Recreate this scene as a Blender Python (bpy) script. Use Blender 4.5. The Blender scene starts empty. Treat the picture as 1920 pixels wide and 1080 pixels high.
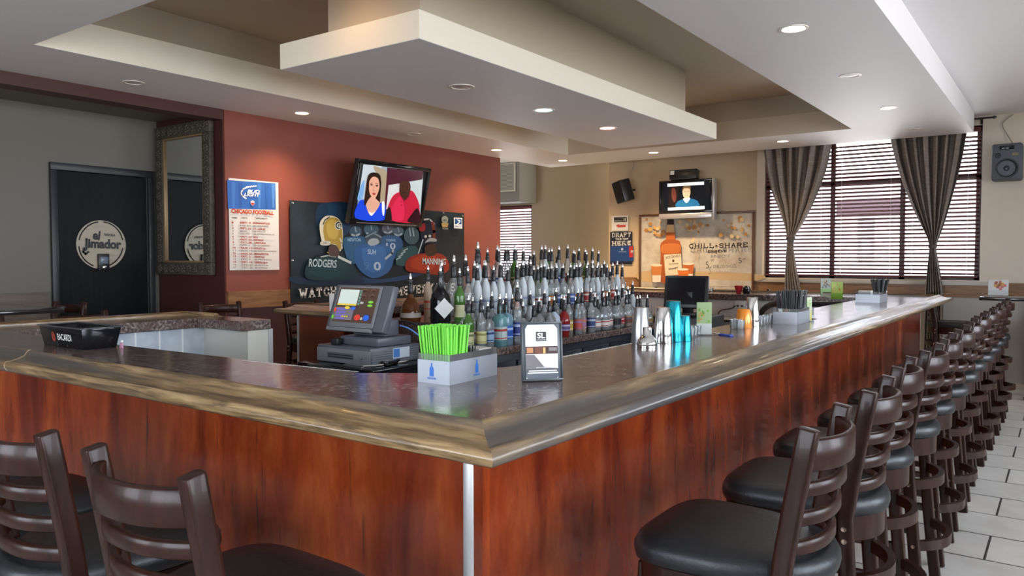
import bpy, bmesh, math, random
from mathutils import Vector, Matrix
random.seed(7)
sc = bpy.context.scene
R = math.radians

# ------------------------------------------------------------------ camera
FPX = 1447.0; YAW = R(35.8); PIT = math.atan(55/FPX); EYE = Vector((0, 0, 1.45))
cam = bpy.data.cameras.new('camera'); camo = bpy.data.objects.new('camera', cam)
sc.collection.objects.link(camo)
camo.location = EYE; camo.rotation_euler = (math.pi/2-PIT, 0, YAW)
cam.sensor_width = 36; cam.lens = FPX/1920*36; cam.clip_end = 200
sc.camera = camo
# ------------------------------------------------------------------ world, exposure
w = bpy.data.worlds.new('world'); sc.world = w; w.use_nodes = True
nt = w.node_tree
bg = nt.nodes['Background']
tc = nt.nodes.new('ShaderNodeTexCoord'); sep = nt.nodes.new('ShaderNodeSeparateXYZ')
rmp = nt.nodes.new('ShaderNodeValToRGB')
rmp.color_ramp.elements[0].position = .35; rmp.color_ramp.elements[0].color = (.62, .58, .55, 1)
rmp.color_ramp.elements[1].position = .62; rmp.color_ramp.elements[1].color = (.78, .88, 1, 1)
mp = nt.nodes.new('ShaderNodeMapRange'); mp.inputs[1].default_value = -1; mp.inputs[2].default_value = 1
nt.links.new(tc.outputs['Generated'], sep.inputs[0]); nt.links.new(sep.outputs[2], mp.inputs[0])
nt.links.new(mp.outputs[0], rmp.inputs[0]); nt.links.new(rmp.outputs[0], bg.inputs[0])
bg.inputs[1].default_value = 7.5
sc.view_settings.view_transform = 'Standard'; sc.view_settings.look = 'None'
sc.view_settings.gamma = 1; sc.view_settings.use_curve_mapping = False
sc.view_settings.exposure = 1.22
sun = bpy.data.lights.new('sun', 'SUN'); sun.energy = 12; sun.angle = R(1.5); sun.color = (1, .95, .86)
suno = bpy.data.objects.new('sun', sun); sc.collection.objects.link(suno)
suno.rotation_euler = Vector((.80, .48, .95)).to_track_quat('Z', 'Y').to_euler()
sc.cycles.use_denoising = True
sc.cycles.max_bounces = 10; sc.cycles.diffuse_bounces = 5; sc.cycles.glossy_bounces = 5
sc.cycles.transmission_bounces = 8; sc.cycles.transparent_max_bounces = 40
sc.cycles.sample_clamp_indirect = 6; sc.cycles.caustics_reflective = False; sc.cycles.caustics_refractive = False

# ------------------------------------------------------------------ helpers
def col3(c):
    if isinstance(c, str):
        c = [int(c[i:i+2], 16)/255 for i in (0, 2, 4)]
        c = [x/12.92 if x <= .04045 else ((x+.055)/1.055)**2.4 for x in c]
    return (c[0], c[1], c[2], 1)
MATS = {}
def mat(name, c, rough=.5, metal=0, emit=0, alpha=1, coat=0, spec=.5, bump=None):
    if name in MATS: return MATS[name]
    m = bpy.data.materials.new(name); m.use_nodes = True; MATS[name] = m
    b = m.node_tree.nodes['Principled BSDF']; c = col3(c)
    b.inputs['Base Color'].default_value = c; b.inputs['Roughness'].default_value = rough
    b.inputs['Metallic'].default_value = metal; b.inputs['Coat Weight'].default_value = coat
    b.inputs['Specular IOR Level'].default_value = spec
    if emit:
        b.inputs['Emission Color'].default_value = c; b.inputs['Emission Strength'].default_value = emit
    b.inputs['Alpha'].default_value = alpha
    if bump:
        N = m.node_tree.nodes; L = m.node_tree.links
        t = N.new('ShaderNodeTexCoord'); n = N.new('ShaderNodeTexNoise'); n.inputs['Scale'].default_value = bump[0]
        bp = N.new('ShaderNodeBump'); bp.inputs['Strength'].default_value = bump[1]; bp.inputs['Distance'].default_value = .01
        L.new(t.outputs['Object'], n.inputs['Vector']); L.new(n.outputs[0], bp.inputs['Height']); L.new(bp.outputs[0], b.inputs['Normal'])
    return m
def grain(name, stops, scale=(1, 1, 1), nscale=4, detail=6, rough=.4, coat=0, bump=.1, dist=0, extra=None, rough2=None, bumpd=.01):
    """noise driven colour ramp on object coordinates, stretched by scale"""
    if name in MATS: return MATS[name]
    m = mat(name, (.5, .5, .5), rough, coat=coat); N = m.node_tree.nodes; L = m.node_tree.links
    b = N['Principled BSDF']
    t = N.new('ShaderNodeTexCoord'); mpn = N.new('ShaderNodeMapping'); mpn.inputs['Scale'].default_value = scale
    n = N.new('ShaderNodeTexNoise'); n.inputs['Scale'].default_value = nscale; n.inputs['Detail'].default_value = detail
    n.inputs['Roughness'].default_value = .65; n.inputs['Distortion'].default_value = dist
    r = N.new('ShaderNodeValToRGB'); cr = r.color_ramp
    while len(cr.elements) < len(stops): cr.elements.new(.5)
    for e, (p, c) in zip(cr.elements, stops): e.position = p; e.color = col3(c)
    L.new(t.outputs['Object'], mpn.inputs[0]); L.new(mpn.outputs[0], n.inputs['Vector']); L.new(n.outputs[0], r.inputs[0])
    out = r.outputs[0]
    if extra:   # (scale vec, noise scale, lo, hi, colour)  dark / light patches of their own shape
        es, en, lo, hi, ec = extra
        m2 = N.new('ShaderNodeMapping'); m2.inputs['Scale'].default_value = es
        n2 = N.new('ShaderNodeTexNoise'); n2.inputs['Scale'].default_value = en; n2.inputs['Detail'].default_value = 4
        mr = N.new('ShaderNodeMapRange'); mr.inputs[1].default_value = lo; mr.inputs[2].default_value = hi
        mx = N.new('ShaderNodeMix'); mx.data_type = 'RGBA'; mx.inputs[7].default_value = col3(ec)
        L.new(t.outputs['Object'], m2.inputs[0]); L.new(m2.outputs[0], n2.inputs['Vector']); L.new(n2.outputs[0], mr.inputs[0])
        L.new(mr.outputs[0], mx.inputs[0]); L.new(out, mx.inputs[6]); out = mx.outputs[2]
    L.new(out, b.inputs['Base Color'])
    if bump:
        bp = N.new('ShaderNodeBump'); bp.inputs['Strength'].default_value = bump; bp.inputs['Distance'].default_value = bumpd
        L.new(n.outputs[0], bp.inputs['Height']); L.new(bp.outputs[0], b.inputs['Normal'])
    return m
def glass(name, tint=(1, 1, 1), dens=.08, rough=.02):
    """thin glass: tinted see-through with real mirror reflections at its Fresnel strength"""
    if name in MATS: return MATS[name]
    m = bpy.data.materials.new(name); m.use_nodes = True; MATS[name] = m
    N = m.node_tree.nodes; L = m.node_tree.links; N.clear()
    o = N.new('ShaderNodeOutputMaterial'); t = N.new('ShaderNodeBsdfTransparent'); t.inputs[0].default_value = col3(tint)
    g = N.new('ShaderNodeBsdfGlossy'); g.inputs['Roughness'].default_value = rough
    d = N.new('ShaderNodeBsdfDiffuse'); d.inputs[0].default_value = col3(tint)
    f = N.new('ShaderNodeFresnel'); f.inputs[0].default_value = 1.5
    m1 = N.new('ShaderNodeMixShader'); m1.inputs[0].default_value = dens
    m2 = N.new('ShaderNodeMixShader')
    L.new(t.outputs[0], m1.inputs[1]); L.new(d.outputs[0], m1.inputs[2])
    L.new(f.outputs[0], m2.inputs[0]); L.new(m1.outputs[0], m2.inputs[1]); L.new(g.outputs[0], m2.inputs[2])
    L.new(m2.outputs[0], o.inputs[0])
    return m
def tiles(name, c1, c2, mortar, bw, bh, ms, axis='xy', off=.5, rough=.3, shift=(0, 0), bump=.3, noise=.0):
    if name in MATS: return MATS[name]
    m = mat(name, (.5, .5, .5), rough); N = m.node_tree.nodes; L = m.node_tree.links; b = N['Principled BSDF']
    t = N.new('ShaderNodeTexCoord'); s = N.new('ShaderNodeSeparateXYZ'); cb = N.new('ShaderNodeCombineXYZ')
    L.new(t.outputs['Object'], s.inputs[0])
    for k, a in enumerate(axis):
        ad = N.new('ShaderNodeMath'); ad.operation = 'ADD'; ad.inputs[1].default_value = shift[k]
        L.new(s.outputs['xyz'.index(a)], ad.inputs[0]); L.new(ad.outputs[0], cb.inputs[k])
    br = N.new('ShaderNodeTexBrick'); br.offset = off; br.inputs['Scale'].default_value = 1
    br.inputs['Brick Width'].default_value = bw; br.inputs['Row Height'].default_value = bh
    br.inputs['Mortar Size'].default_value = ms; br.inputs['Mortar Smooth'].default_value = .1
    br.inputs['Color1'].default_value = col3(c1); br.inputs['Color2'].default_value = col3(c2); br.inputs['Mortar'].default_value = col3(mortar)
    L.new(cb.outputs[0], br.inputs['Vector'])
    n = N.new('ShaderNodeTexNoise'); n.inputs['Scale'].default_value = 6; n.inputs['Detail'].default_value = 6
    L.new(t.outputs['Object'], n.inputs['Vector'])
    mx = N.new('ShaderNodeMix'); mx.data_type = 'RGBA'; mx.blend_type = 'OVERLAY'; mx.inputs[0].default_value = noise
    L.new(br.outputs[0], mx.inputs[6]); L.new(n.outputs[0], mx.inputs[7]); L.new(mx.outputs[2], b.inputs['Base Color'])
    inv = N.new('ShaderNodeMath'); inv.operation = 'SUBTRACT'; inv.inputs[0].default_value = 1
    L.new(br.outputs['Fac'], inv.inputs[1])
    bp = N.new('ShaderNodeBump'); bp.inputs['Strength'].default_value = bump; bp.inputs['Distance'].default_value = .003
    L.new(inv.outputs[0], bp.inputs['Height']); L.new(bp.outputs[0], b.inputs['Normal'])
    return m

COL = sc.collection
def link(o, parent=None):
    COL.objects.link(o)
    if parent is not None: o.parent = parent
    return o
def tag(o, label=None, cat=None, group=None, kind=None):
    if label: o['label'] = label
    if cat: o['category'] = cat
    if group: o['group'] = group
    if kind: o['kind'] = kind
    return o
def empty(name, loc=(0, 0, 0), rz=0, label=None, cat=None, group=None):
    o = bpy.data.objects.new(name, None); o.location = loc; o.rotation_euler = (0, 0, rz); o.empty_display_size = .05
    link(o); return tag(o, label, cat, group)
class MB:
    def __init__(s): s.bm = bmesh.new(); s.mi = 0; s.mats = []
    def use(s, m):
        if m not in s.mats: s.mats.append(m)
        s.mi = s.mats.index(m); return s
    def face(s, vs):
        try:
            f = s.bm.faces.new(vs); f.material_index = s.mi; return f
        except ValueError: return None
    def box(s, x0, x1, y0, y1, z0, z1, M=None):
        v = [s.bm.verts.new((x, y, z)) for x in (x0, x1) for y in (y0, y1) for z in (z0, z1)]
        if M is not None:
            for q in v: q.co = M @ q.co
        for f in ((0, 1, 3, 2), (4, 6, 7, 5), (0, 4, 5, 1), (2, 3, 7, 6), (0, 2, 6, 4), (1, 5, 7, 3)):
            s.face([v[i] for i in f])
        return s
    def lathe(s, prof, seg=20, M=None, sx=1, sy=1, power=2):
        """profile (r,z) about Z; power > 2 gives rounded-square sections"""
        rings = []
        for (r, z) in prof:
            if r < 1e-5:
                rings.append([s.bm.verts.new((0, 0, z))]); continue
            ring = []
            for k in range(seg):
                a = 2*math.pi*(k+.5)/seg; c, q = math.cos(a), math.sin(a)
                kf = 1.0 if power == 2 else 1/((abs(c)**power+abs(q)**power)**(1/power))
                ring.append(s.bm.verts.new((r*kf*c*sx, r*kf*q*sy, z)))
            rings.append(ring)
        if M is not None:
            for ring in rings:
                for q in ring: q.co = M @ q.co
        for a, b in zip(rings, rings[1:]):
            n = max(len(a), len(b))
            for k in range(n):
                k2 = (k+1) % n
                if len(a) == 1 and len(b) == 1: continue
                if len(a) == 1: s.face([a[0], b[k], b[k2]])
                elif len(b) == 1: s.face([a[k], b[0], a[k2]])
                else: s.face([a[k], a[k2], b[k2], b[k]])
        return s
    def sweep(s, pts, sec, closed=False, up=Vector((0, 0, 1)), caps=True):
        """sec: list of (side, up) offsets; pts polyline"""
        pts = [Vector(p) for p in pts]; n = len(pts); rings = []
        for i, p in enumerate(pts):
            a = pts[(i-1) % n] if (i > 0 or closed) else None
            b = pts[(i+1) % n] if (i < n-1 or closed) else None
            d1 = (p-a).normalized() if a is not None else None
            d2 = (b-p).normalized() if b is not None else None
            if d1 is None: d1 = d2
            if d2 is None: d2 = d1
            t = (d1+d2).normalized()
            side = t.cross(up)
            if side.length < 1e-4: side = t.cross(Vector((1, 0, 0)))
            side.normalize(); u2 = side.cross(t).normalized()
            k = 1/max(.3, math.sqrt(max(.01, (1+d1.dot(d2))/2)))
            rings.append([s.bm.verts.new(p+side*(q[0]*k)+u2*q[1]) for q in sec])
        m = len(sec)
        rr = list(zip(rings, rings[1:]))
        if closed: rr.append((rings[-1], rings[0]))
        for a, b in rr:
            for k in range(m): s.face([a[k], a[(k+1) % m], b[(k+1) % m], b[k]])
        if caps and not closed: s.face(rings[0][::-1]); s.face(rings[-1])
        return s
    def tube(s, pts, r, seg=8, closed=False):
        return s.sweep(pts, [(r*math.cos(2*math.pi*k/seg), r*math.sin(2*math.pi*k/seg)) for k in range(seg)], closed)
    def prism(s, poly, h, M=None):
        """poly in xy, extruded 0..h along z"""
        a = [s.bm.verts.new((p[0], p[1], 0)) for p in poly]; b = [s.bm.verts.new((p[0], p[1], h)) for p in poly]
        if M is not None:
            for q in a+b: q.co = M @ q.co
        n = len(poly)
        for k in range(n): s.face([a[k], a[(k+1) % n], b[(k+1) % n], b[k]])
        s.face(a[::-1]); s.face(b); return s
    def build(s, name, m=None, parent=None, bevel=0, smooth=35, seg=2, kind=None, tri=False):
        bmesh.ops.recalc_face_normals(s.bm, faces=s.bm.faces)
        if bevel:
            es = [e for e in s.bm.edges if len(e.link_faces) == 2 and e.calc_face_angle(0) > R(40)]
            bmesh.ops.bevel(s.bm, geom=es, offset=bevel, segments=seg, profile=.5, affect='EDGES', clamp_overlap=True)
        me = bpy.data.meshes.new(name); s.bm.to_mesh(me); s.bm.free()
        for q in (s.mats if s.mats else [m]): me.materials.append(q)
        if smooth:
            for p in me.polygons: p.use_smooth = True
            me.set_sharp_from_angle(angle=R(smooth))
        o = bpy.data.objects.new(name, me); link(o, parent)
        if kind: o['kind'] = kind
        return o
def bx(name, m, a, parent=None, bevel=0, kind=None):
    return MB().box(*a).build(name, m, parent, bevel, kind=kind)
def lsec(r, w=None, n=3):
    """rounded rectangular section w x h"""
    a, b = r/2, (w or r)/2; q = min(a, b)*.35
    return [(-a+q, -b), (a-q, -b), (a, -b+q), (a, b-q), (a-q, b), (-a+q, b), (-a, b-q), (-a, -b+q)]
def copy_tree(o, parent=None):
    c = o.copy(); COL.objects.link(c); c.parent = parent
    for ch in list(o.children): copy_tree(ch, c)
    return c
# a pixel of the 1920x1080 photograph -> ray; used only to read real positions on real planes
_f = Vector((-math.sin(YAW)*math.cos(PIT), math.cos(YAW)*math.cos(PIT), -math.sin(PIT)))
_r = Vector((math.cos(YAW), math.sin(YAW), 0)); _u = _r.cross(_f)
def at(px, py, x=None, y=None, z=None):
    d = _f+_r*((px-960)/FPX)-_u*((py-540)/FPX)
    if x is not None: k = x/d.x
    elif y is not None: k = y/d.y
    else: k = (z-EYE.z)/d.z
    return EYE+d*k

# ---------------------------------------------------------------- flat printed things
SLAB = {
 'A': ([[(0, 0), (.5, 1), (1, 0)], [(.2, .33), (.8, .33)]], [(0, 0), (1, 0)]),
 'C': ([[(1, .72), (.85, .95), (.5, 1), (.15, .88), (0, .5), (.15, .12), (.5, 0), (.85, .05), (1, .28)]], []),
 'D': ([[(0, 0), (0, 1), (.55, 1), (.9, .8), (1, .5), (.9, .2), (.55, 0), (0, 0)]], [(0, 0), (0, 1)]),
 'E': ([[(1, .8), (1, 1), (0, 1), (0, 0), (1, 0), (1, .2)], [(0, .5), (.7, .5)]], [(0, 0), (0, 1)]),
 'F': ([[(1, .78), (1, 1), (0, 1), (0, 0)], [(0, .5), (.7, .5)]], [(0, 0), (0, 1)]),
 'H': ([[(0, 0), (0, 1)], [(1, 0), (1, 1)], [(0, .5), (1, .5)]], [(0, 0), (0, 1), (1, 0), (1, 1)]),
 'I': ([[(.5, 0), (.5, 1)]], [(.5, 0), (.5, 1)]),
 'L': ([[(0, 1), (0, 0), (1, 0), (1, .25)]], [(0, 0), (0, 1)]),
 'M': ([[(0, 0), (0, 1), (.5, .3), (1, 1), (1, 0)]], [(0, 0), (0, 1), (1, 0), (1, 1)]),
 'O': ([[(.5, 0), (.85, .12), (1, .5), (.85, .88), (.5, 1), (.15, .88), (0, .5), (.15, .12), (.5, 0)]], []),
 'R': ([[(0, 0), (0, 1), (.7, 1), (.95, .87), (.95, .63), (.7, .5), (0, .5)], [(.55, .5), (1, 0)]], [(0, 0), (0, 1), (1, 0)]),
 'S': ([[(.95, .75), (.8, .95), (.5, 1), (.15, .93), (.02, .75), (.2, .57), (.8, .43), (.98, .25), (.85, .07), (.5, 0), (.2, .05), (.03, .25)]], []),
 'T': ([[(0, .78), (0, 1), (1, 1), (1, .78)], [(.5, 0), (.5, 1)]], [(.5, 0)]),
 'U': ([[(0, 1), (0, .25), (.2, 0), (.8, 0), (1, .25), (1, 1)]], [(0, 1), (1, 1)]),
 'V': ([[(0, 1), (.5, 0), (1, 1)]], [(0, 1), (1, 1)]),
 'W': ([[(0, 1), (.25, 0), (.5, .8), (.75, 0), (1, 1)]], [(0, 1), (1, 1)]),
 'Y': ([[(0, 1), (.5, .5), (1, 1)], [(.5, .5), (.5, 0)]], [(0, 1), (1, 1), (.5, 0)]),
}
def catmull(pts, n=5):
    out = []; m = len(pts)
    for i in range(m):
        p0, p1, p2, p3 = [Vector(pts[(i+k) % m]) for k in (-1, 0, 1, 2)]
        for j in range(n):
            t = j/n
            out.append(.5*((2*p1)+(-p0+p2)*t+(2*p0-5*p1+4*p2-p3)*t*t+(-p0+3*p1-3*p2+p3)*t**3))
    return out
class Plane:
    def __init__(s, origin, U, V):
        s.o = Vector(origin); s.U = Vector(U).normalized(); s.V = Vector(V).normalized(); s.N = s.U.cross(s.V)
    def mx(s):
        return Matrix(((s.U.x, s.V.x, s.N.x, s.o.x), (s.U.y, s.V.y, s.N.y, s.o.y), (s.U.z, s.V.z, s.N.z, s.o.z), (0, 0, 0, 1)))
    def hit(s, px, py):
        d = _f+_r*((px-960)/FPX)-_u*((py-540)/FPX)
        k = (s.o-EYE).dot(s.N)/d.dot(s.N); p = EYE+d*k-s.o
        return (p.dot(s.U), p.dot(s.V))
class Art:
    """a print: coloured shapes in the plane's own metres; crop=(ox,oy,k) lets shapes be typed in an enlarged view of the print"""
    def __init__(s, plane, crop=(0, 0, 1), emit=0, rough=.5, step=.0006):
        s.p = plane; s.c = crop; s.e = emit; s.r = rough; s.bm = bmesh.new(); s.mats = []; s.lay = 0; s.step = step
    def uv(s, x, y): return s.p.hit(s.c[0]+x/s.c[2], s.c[1]+y/s.c[2])
    def mi(s, c):
        n = 'ink_%s_%s_%s' % (c, s.e, s.r)
        m = mat(n, c, s.r, emit=s.e) if not s.e else mat(n, c, s.r, emit=s.e)
        if m not in s.mats: s.mats.append(m)
        return s.mats.index(m)
    def raw(s, pts, c, lift=True):
        if lift: s.lay += 1
        try: f = s.bm.faces.new([s.bm.verts.new((q[0], q[1], s.lay*s.step)) for q in pts])
        except ValueError: return
        f.material_index = s.mi(c); f.normal_update()
        if f.normal.z < 0: f.normal_flip()
    def poly(s, pts, c, sm=False):
        q = [s.uv(*p) for p in pts]
        if sm: q = [tuple(v) for v in catmull(q)]
        s.raw(q, c)
    def ell(s, x, y, rx, ry, c, n=24):
        s.raw([s.uv(x+rx*math.cos(2*math.pi*k/n), y+ry*math.sin(2*math.pi*k/n)) for k in range(n)], c)
    def line(s, pts, wd, c, lift=True):
        q = [Vector(s.uv(*p)) for p in pts]
        if lift: s.lay += 1
        for a, b in zip(q, q[1:]):
            d = (b-a)
            if d.length < 1e-6: continue
            d.normalize(); n = Vector((-d.y, d.x))*wd/2; e = d*wd*.4
            s.raw([a-e-n, b+e-n, b+e+n, a-e+n], c, False)
    def slab(s, txt, x0, y0, x1, y1, h, c, t=.24, gap=.28, serif=.2):
        """slab lettering from baseline (x0,y0) to (x1,y1), cap height h (view units)"""
        a = Vector(s.uv(x0, y0)); b = Vector(s.uv(x1, y1)); hh = (Vector(s.uv(x0, y0-h))-a).length
        L = (b-a).length; d = (b-a)/L; nrm = Vector((-d.y, d.x))
        ws = [{'I': .35, 'W': 1.35, 'M': 1.25, ' ': .5, 'J': .7}.get(ch, 1) for ch in txt]
        unit = L/(sum(ws)+gap*(len(txt)-1)); x = 0; s.lay += 1
        tw = min(t*unit, t*hh)
        for ch, wd in zip(txt, ws):
            cw = wd*unit
            if ch in SLAB:
                st, se = SLAB[ch]
                m = lambda p: a+d*(x+tw/2+p[0]*(cw-tw))+nrm*(tw/2+p[1]*(hh-tw))
                for pl in st:
                    q = [m(p) for p in pl]
                    for u, v in zip(q, q[1:]):
                        e = (v-u).normalized(); n = Vector((-e.y, e.x))*tw/2; e = e*tw*.42
                        s.raw([u-e-n, v+e-n, v+e+n, u-e+n], c, False)
                for p in se:
                    q = m(p); hw = tw*.5+serif*unit*.5; th = tw*.3; cy = q+nrm*((-tw/2+th) if p[1] < .5 else (tw/2-th))
                    s.raw([cy-d*hw-nrm*th, cy+d*hw-nrm*th, cy+d*hw+nrm*th, cy-d*hw+nrm*th], c, False)
            x += cw+gap*unit
    def text(s, txt, x0, y0, x1, y1, h, c, bold=0, shear=0):
        a = Vector(s.uv(x0, y0)); b = Vector(s.uv(x1, y1)); hh = (Vector(s.uv(x0, y0-h))-a).length
        L = (b-a).length; d = (b-a)/L; nrm = Vector((-d.y, d.x)); s.lay += 1
        s.put(txt, a, d, nrm, L, hh, c, bold, shear)
    def put(s, txt, a, d, nrm, L, hh, c, bold=0, shear=0):
        cu = bpy.data.curves.new('t', 'FONT'); cu.body = txt; cu.offset = bold; cu.resolution_u = 3; cu.shear = shear
        o = bpy.data.objects.new('t', cu); COL.objects.link(o)
        dg = bpy.context.evaluated_depsgraph_get(); me = bpy.data.meshes.new_from_object(o.evaluated_get(dg))
        xs = [v.co.x for v in me.vertices]; ys = [v.co.y for v in me.vertices]
        if xs:
            x0, x1 = min(xs), max(xs); y0, y1 = min(ys), max(ys); mi = s.mi(c)
            vs = [s.bm.verts.new((*(a+d*((v.co.x-x0)/(x1-x0)*L)+nrm*((v.co.y-y0)/(y1-y0)*hh)), s.lay*s.step)) for v in me.vertices]
            for p in me.polygons:
                try:
                    f = s.bm.faces.new([vs[i] for i in p.vertices]); f.material_index = mi; f.normal_update()
                    if f.normal.z < 0: f.normal_flip()
                except ValueError: pass
        bpy.data.objects.remove(o); bpy.data.curves.remove(cu); bpy.data.meshes.remove(me)
    def build(s, name, parent):
        bmesh.ops.triangulate(s.bm, faces=s.bm.faces)
        me = bpy.data.meshes.new(name); s.bm.to_mesh(me); s.bm.free()
        for m in s.mats: me.materials.append(m)
        o = bpy.data.objects.new(name, me); link(o, parent); return o
def print_root(name, plane, label, cat, group=None):
    o = bpy.data.objects.new(name, None); link(o); o.matrix_world = plane.mx(); o.empty_display_size = .05
    return tag(o, label, cat, group)

# ------------------------------------------------------------------ materials
wood_dark = grain('stool_wood', [(.3, (.013, .0034, .002)), (.7, (.034, .0085, .0045))], (8, 8, 1), 5, 5, rough=.36, coat=.08, bump=.03)
wood_dark.node_tree.nodes['Principled BSDF'].inputs['Specular IOR Level'].default_value = .27
leather = grain('black_vinyl', [(.3, (.0045, .005, .0065)), (.7, (.009, .010, .0125))], (1, 1, 1), 90, 3, rough=.42, bump=.12)
def oak_mat(name, sc_):
    return grain(name, [(.30, (.04, .026, .015)), (.43, (.13, .082, .04)), (.56, (.30, .195, .09)), (.72, (.44, .31, .165))], sc_, 9, 8, rough=.30, coat=.2, bump=.15,
            dist=.5, extra=(tuple(v*.28 for v in sc_), 6, .46, .66, (.095, .085, .08)))
oak_x = oak_mat('oak_rim_along_x', (.45, 4.5, 5.5)); oak_y = oak_mat('oak_rim_along_y', (4.5, .45, 5.5)); oak = oak_x
laminate = grain('speckled_laminate', [(.34, (.022, .016, .015)), (.46, (.10, .072, .066)), (.56, (.20, .155, .142)), (.68, (.36, .30, .28))], (1, 1, 1), 58, 5, rough=.19, coat=.12, bump=0,
                 extra=((1, 1, 1), 7, .45, .72, (.10, .058, .05)))
mahog = grain('mahogany_panel', [(.28, (.045, .005, .002)), (.42, (.125, .013, .003)), (.56, (.235, .034, .006)), (.76, (.36, .085, .016))], (3.0, 3.0, .7), 1.7, 8, rough=.27, coat=.12, bump=.03,
              dist=.5, extra=((26, 26, 2.2), 1.6, .64, .76, (.05, .012, .007)))
rail_wood = grain('rail_wood', [(.3, (.13, .06, .025)), (.55, (.24, .125, .055)), (.8, (.32, .18, .085))], (1.2, 1.2, 12), 2.5, 6, rough=.4, bump=.05)
white_paint = mat('ceiling_paint', (.76, .77, .80), .5, spec=.25)
soffit_in = mat('cream_fascia', (.84, .81, .70), .5)
taupe = mat('taupe_paint', (.43, .37, .30), .5)
wall_tan = grain('tan_wall', [(.3, (.68, .61, .50)), (.7, (.71, .64, .53))], (1, 1, 1), 3, 3, rough=.55, bump=.02)
wall_olive = mat('olive_wall', (.27, .21, .13), .6)
wall_grey = mat('grey_wall', (.175, .165, .138), .6)
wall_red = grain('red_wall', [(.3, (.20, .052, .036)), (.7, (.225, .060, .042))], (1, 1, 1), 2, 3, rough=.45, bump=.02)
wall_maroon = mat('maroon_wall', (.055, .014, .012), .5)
low_grey = mat('low_wall', (.42, .41, .39), .5)
chrome = mat('chrome', (.8, .8, .8), .12, 1)
steel = mat('brushed_steel', (.55, .56, .58), .3, 1)
black_pl = mat('black_plastic', (.012, .012, .014), .35)
gloss_bk = mat('gloss_black', (.008, .008, .01), .12)
white_pl = mat('white_plastic', (.75, .75, .73), .4)
bright_trim = mat('aluminium_strip', (.62, .62, .62), .35, .6)
dk_metal = mat('dark_door_paint', (.018, .021, .026), .35)
clear = glass('clear_glass', (.97, .985, .99), .05)

# ------------------------------------------------------------------ room shell
XR, YF = 3.2, -3.5      # right wall, wall behind the camera
ZC = 3.13
floor_m = tiles('floor_tile', (.60, .57, .52), (.54, .51, .47), (.035, .032, .03), .79, .395, .006, 'xy', .5, .28, (.30, .04), noise=.25)
bx('floor', floor_m, (-10, XR+.3, YF-.3, 12.2, -.1, 0), kind='structure')
CX0, CX1, CY0, CY1 = -5.72, -2.0, 2.39, 9.27
m = MB().use(white_paint)
for a in ((-10, XR+.2, YF-.2, CY0), (-10, XR+.2, CY1, 12.2), (-10, CX0, CY0, CY1), (CX1, XR+.2, CY0, CY1)):
    m.box(a[0], a[1], a[2], a[3], ZC, ZC+.1)
m.build('ceiling', kind='structure')
m = MB().use(taupe)     # raised recess above the coffer
m.box(CX0-.1, CX0+.004, CY0, CY1, ZC+.001, 3.46).box(CX1-.004, CX1+.1, CY0, CY1, ZC+.001, 3.46)
m.box(CX0-.1, CX1+.1, CY0-.1, CY0+.004, ZC+.001, 3.46).box(CX0-.1, CX1+.1, CY1-.004, CY1+.1, ZC+.001, 3.46)
m.box(CX0-.1, CX1+.1, CY0-.1, CY1+.1, 3.36, 3.46)
m.build('trim_1', kind='structure')
# lowered soffit ring
SX0, SX1, SY0, SY1, SZ = -6.72, -.92, -1.2, 10.36, 2.9
m = MB().use(white_paint)
m.box(SX0, SX1, SY0, CY0, SZ, ZC-.001).box(SX0, SX1, CY1, SY1, SZ, ZC-.001)
m.box(SX0, CX0, CY0, CY1, SZ, ZC-.001).box(CX1, SX1, CY0, CY1, SZ, ZC-.001)
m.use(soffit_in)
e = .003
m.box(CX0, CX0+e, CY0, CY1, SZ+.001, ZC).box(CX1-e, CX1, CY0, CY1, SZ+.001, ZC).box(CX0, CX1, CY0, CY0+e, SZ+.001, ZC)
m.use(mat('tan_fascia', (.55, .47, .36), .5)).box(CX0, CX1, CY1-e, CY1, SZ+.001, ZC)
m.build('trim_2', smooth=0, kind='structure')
# hung ceiling box with its shaft
m = MB().use(white_paint).box(-4.48, -3.18, 3.46, 8.25, 2.765, 2.935)
m.use(soffit_in).box(-4.483, -3.177, 3.457, 8.253, 2.767, 2.938)
o = m.build('trim_3', smooth=0, kind='structure')
m = MB().use(mat('tan_shaft', (.50, .44, .35), .5)).box(-4.02, -3.2, 3.49, 7.45, 2.93, 3.37)
m.build('trim_4', smooth=0, kind='structure')

def wall(name, axis, c0, c1, a0, a1, z0, z1, m, holes=()):
    """axis 'y': slab between y=c0..c1 running in x a0..a1; holes (a,b,z0,z1)"""
    q = MB(); cuts = sorted(holes); x = a0
    def add(p, r, s, t):
        if r-p < 1e-4 or t-s < 1e-4: return
        if axis == 'y': q.box(p, r, c0, c1, s, t)
        else: q.box(c0, c1, p, r, s, t)
    for (p, r, s, t) in cuts:
        add(x, p, z0, z1); add(p, r, z0, s); add(p, r, t, z1); x = r
    add(x, a1, z0, z1)
    return q.build(name, m, kind='structure', smooth=0)
YB = 10.7
WX0, WX1, WZ0, WZ1 = -3.42, -.86, 1.19, 3.03
wall_warm = grain('warm_tan_wall', [(.3, (.50, .38, .245)), (.7, (.54, .415, .27))], (1, 1, 1), 3, 3, rough=.55, bump=.02)
wall('wall_back_left', 'y', YB, YB+.2, -5.85, WX0-.11, 0, ZC, wall_warm)
wall('wall_back', 'y', YB, YB+.2, WX0-.11, XR+.2, 0, ZC, wall_tan, [(WX0, WX1, WZ0, WZ1)])
wall('wall_alcove', 'y', 11.5, 11.7, -10, -5.75, 0, ZC, wall_olive, [(-8.75, -7.86, 1.0, 2.42)])
wall('wall_alcove_side', 'x', -10.2, -10, 4.5, 11.7, 0, ZC, wall_grey)
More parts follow.
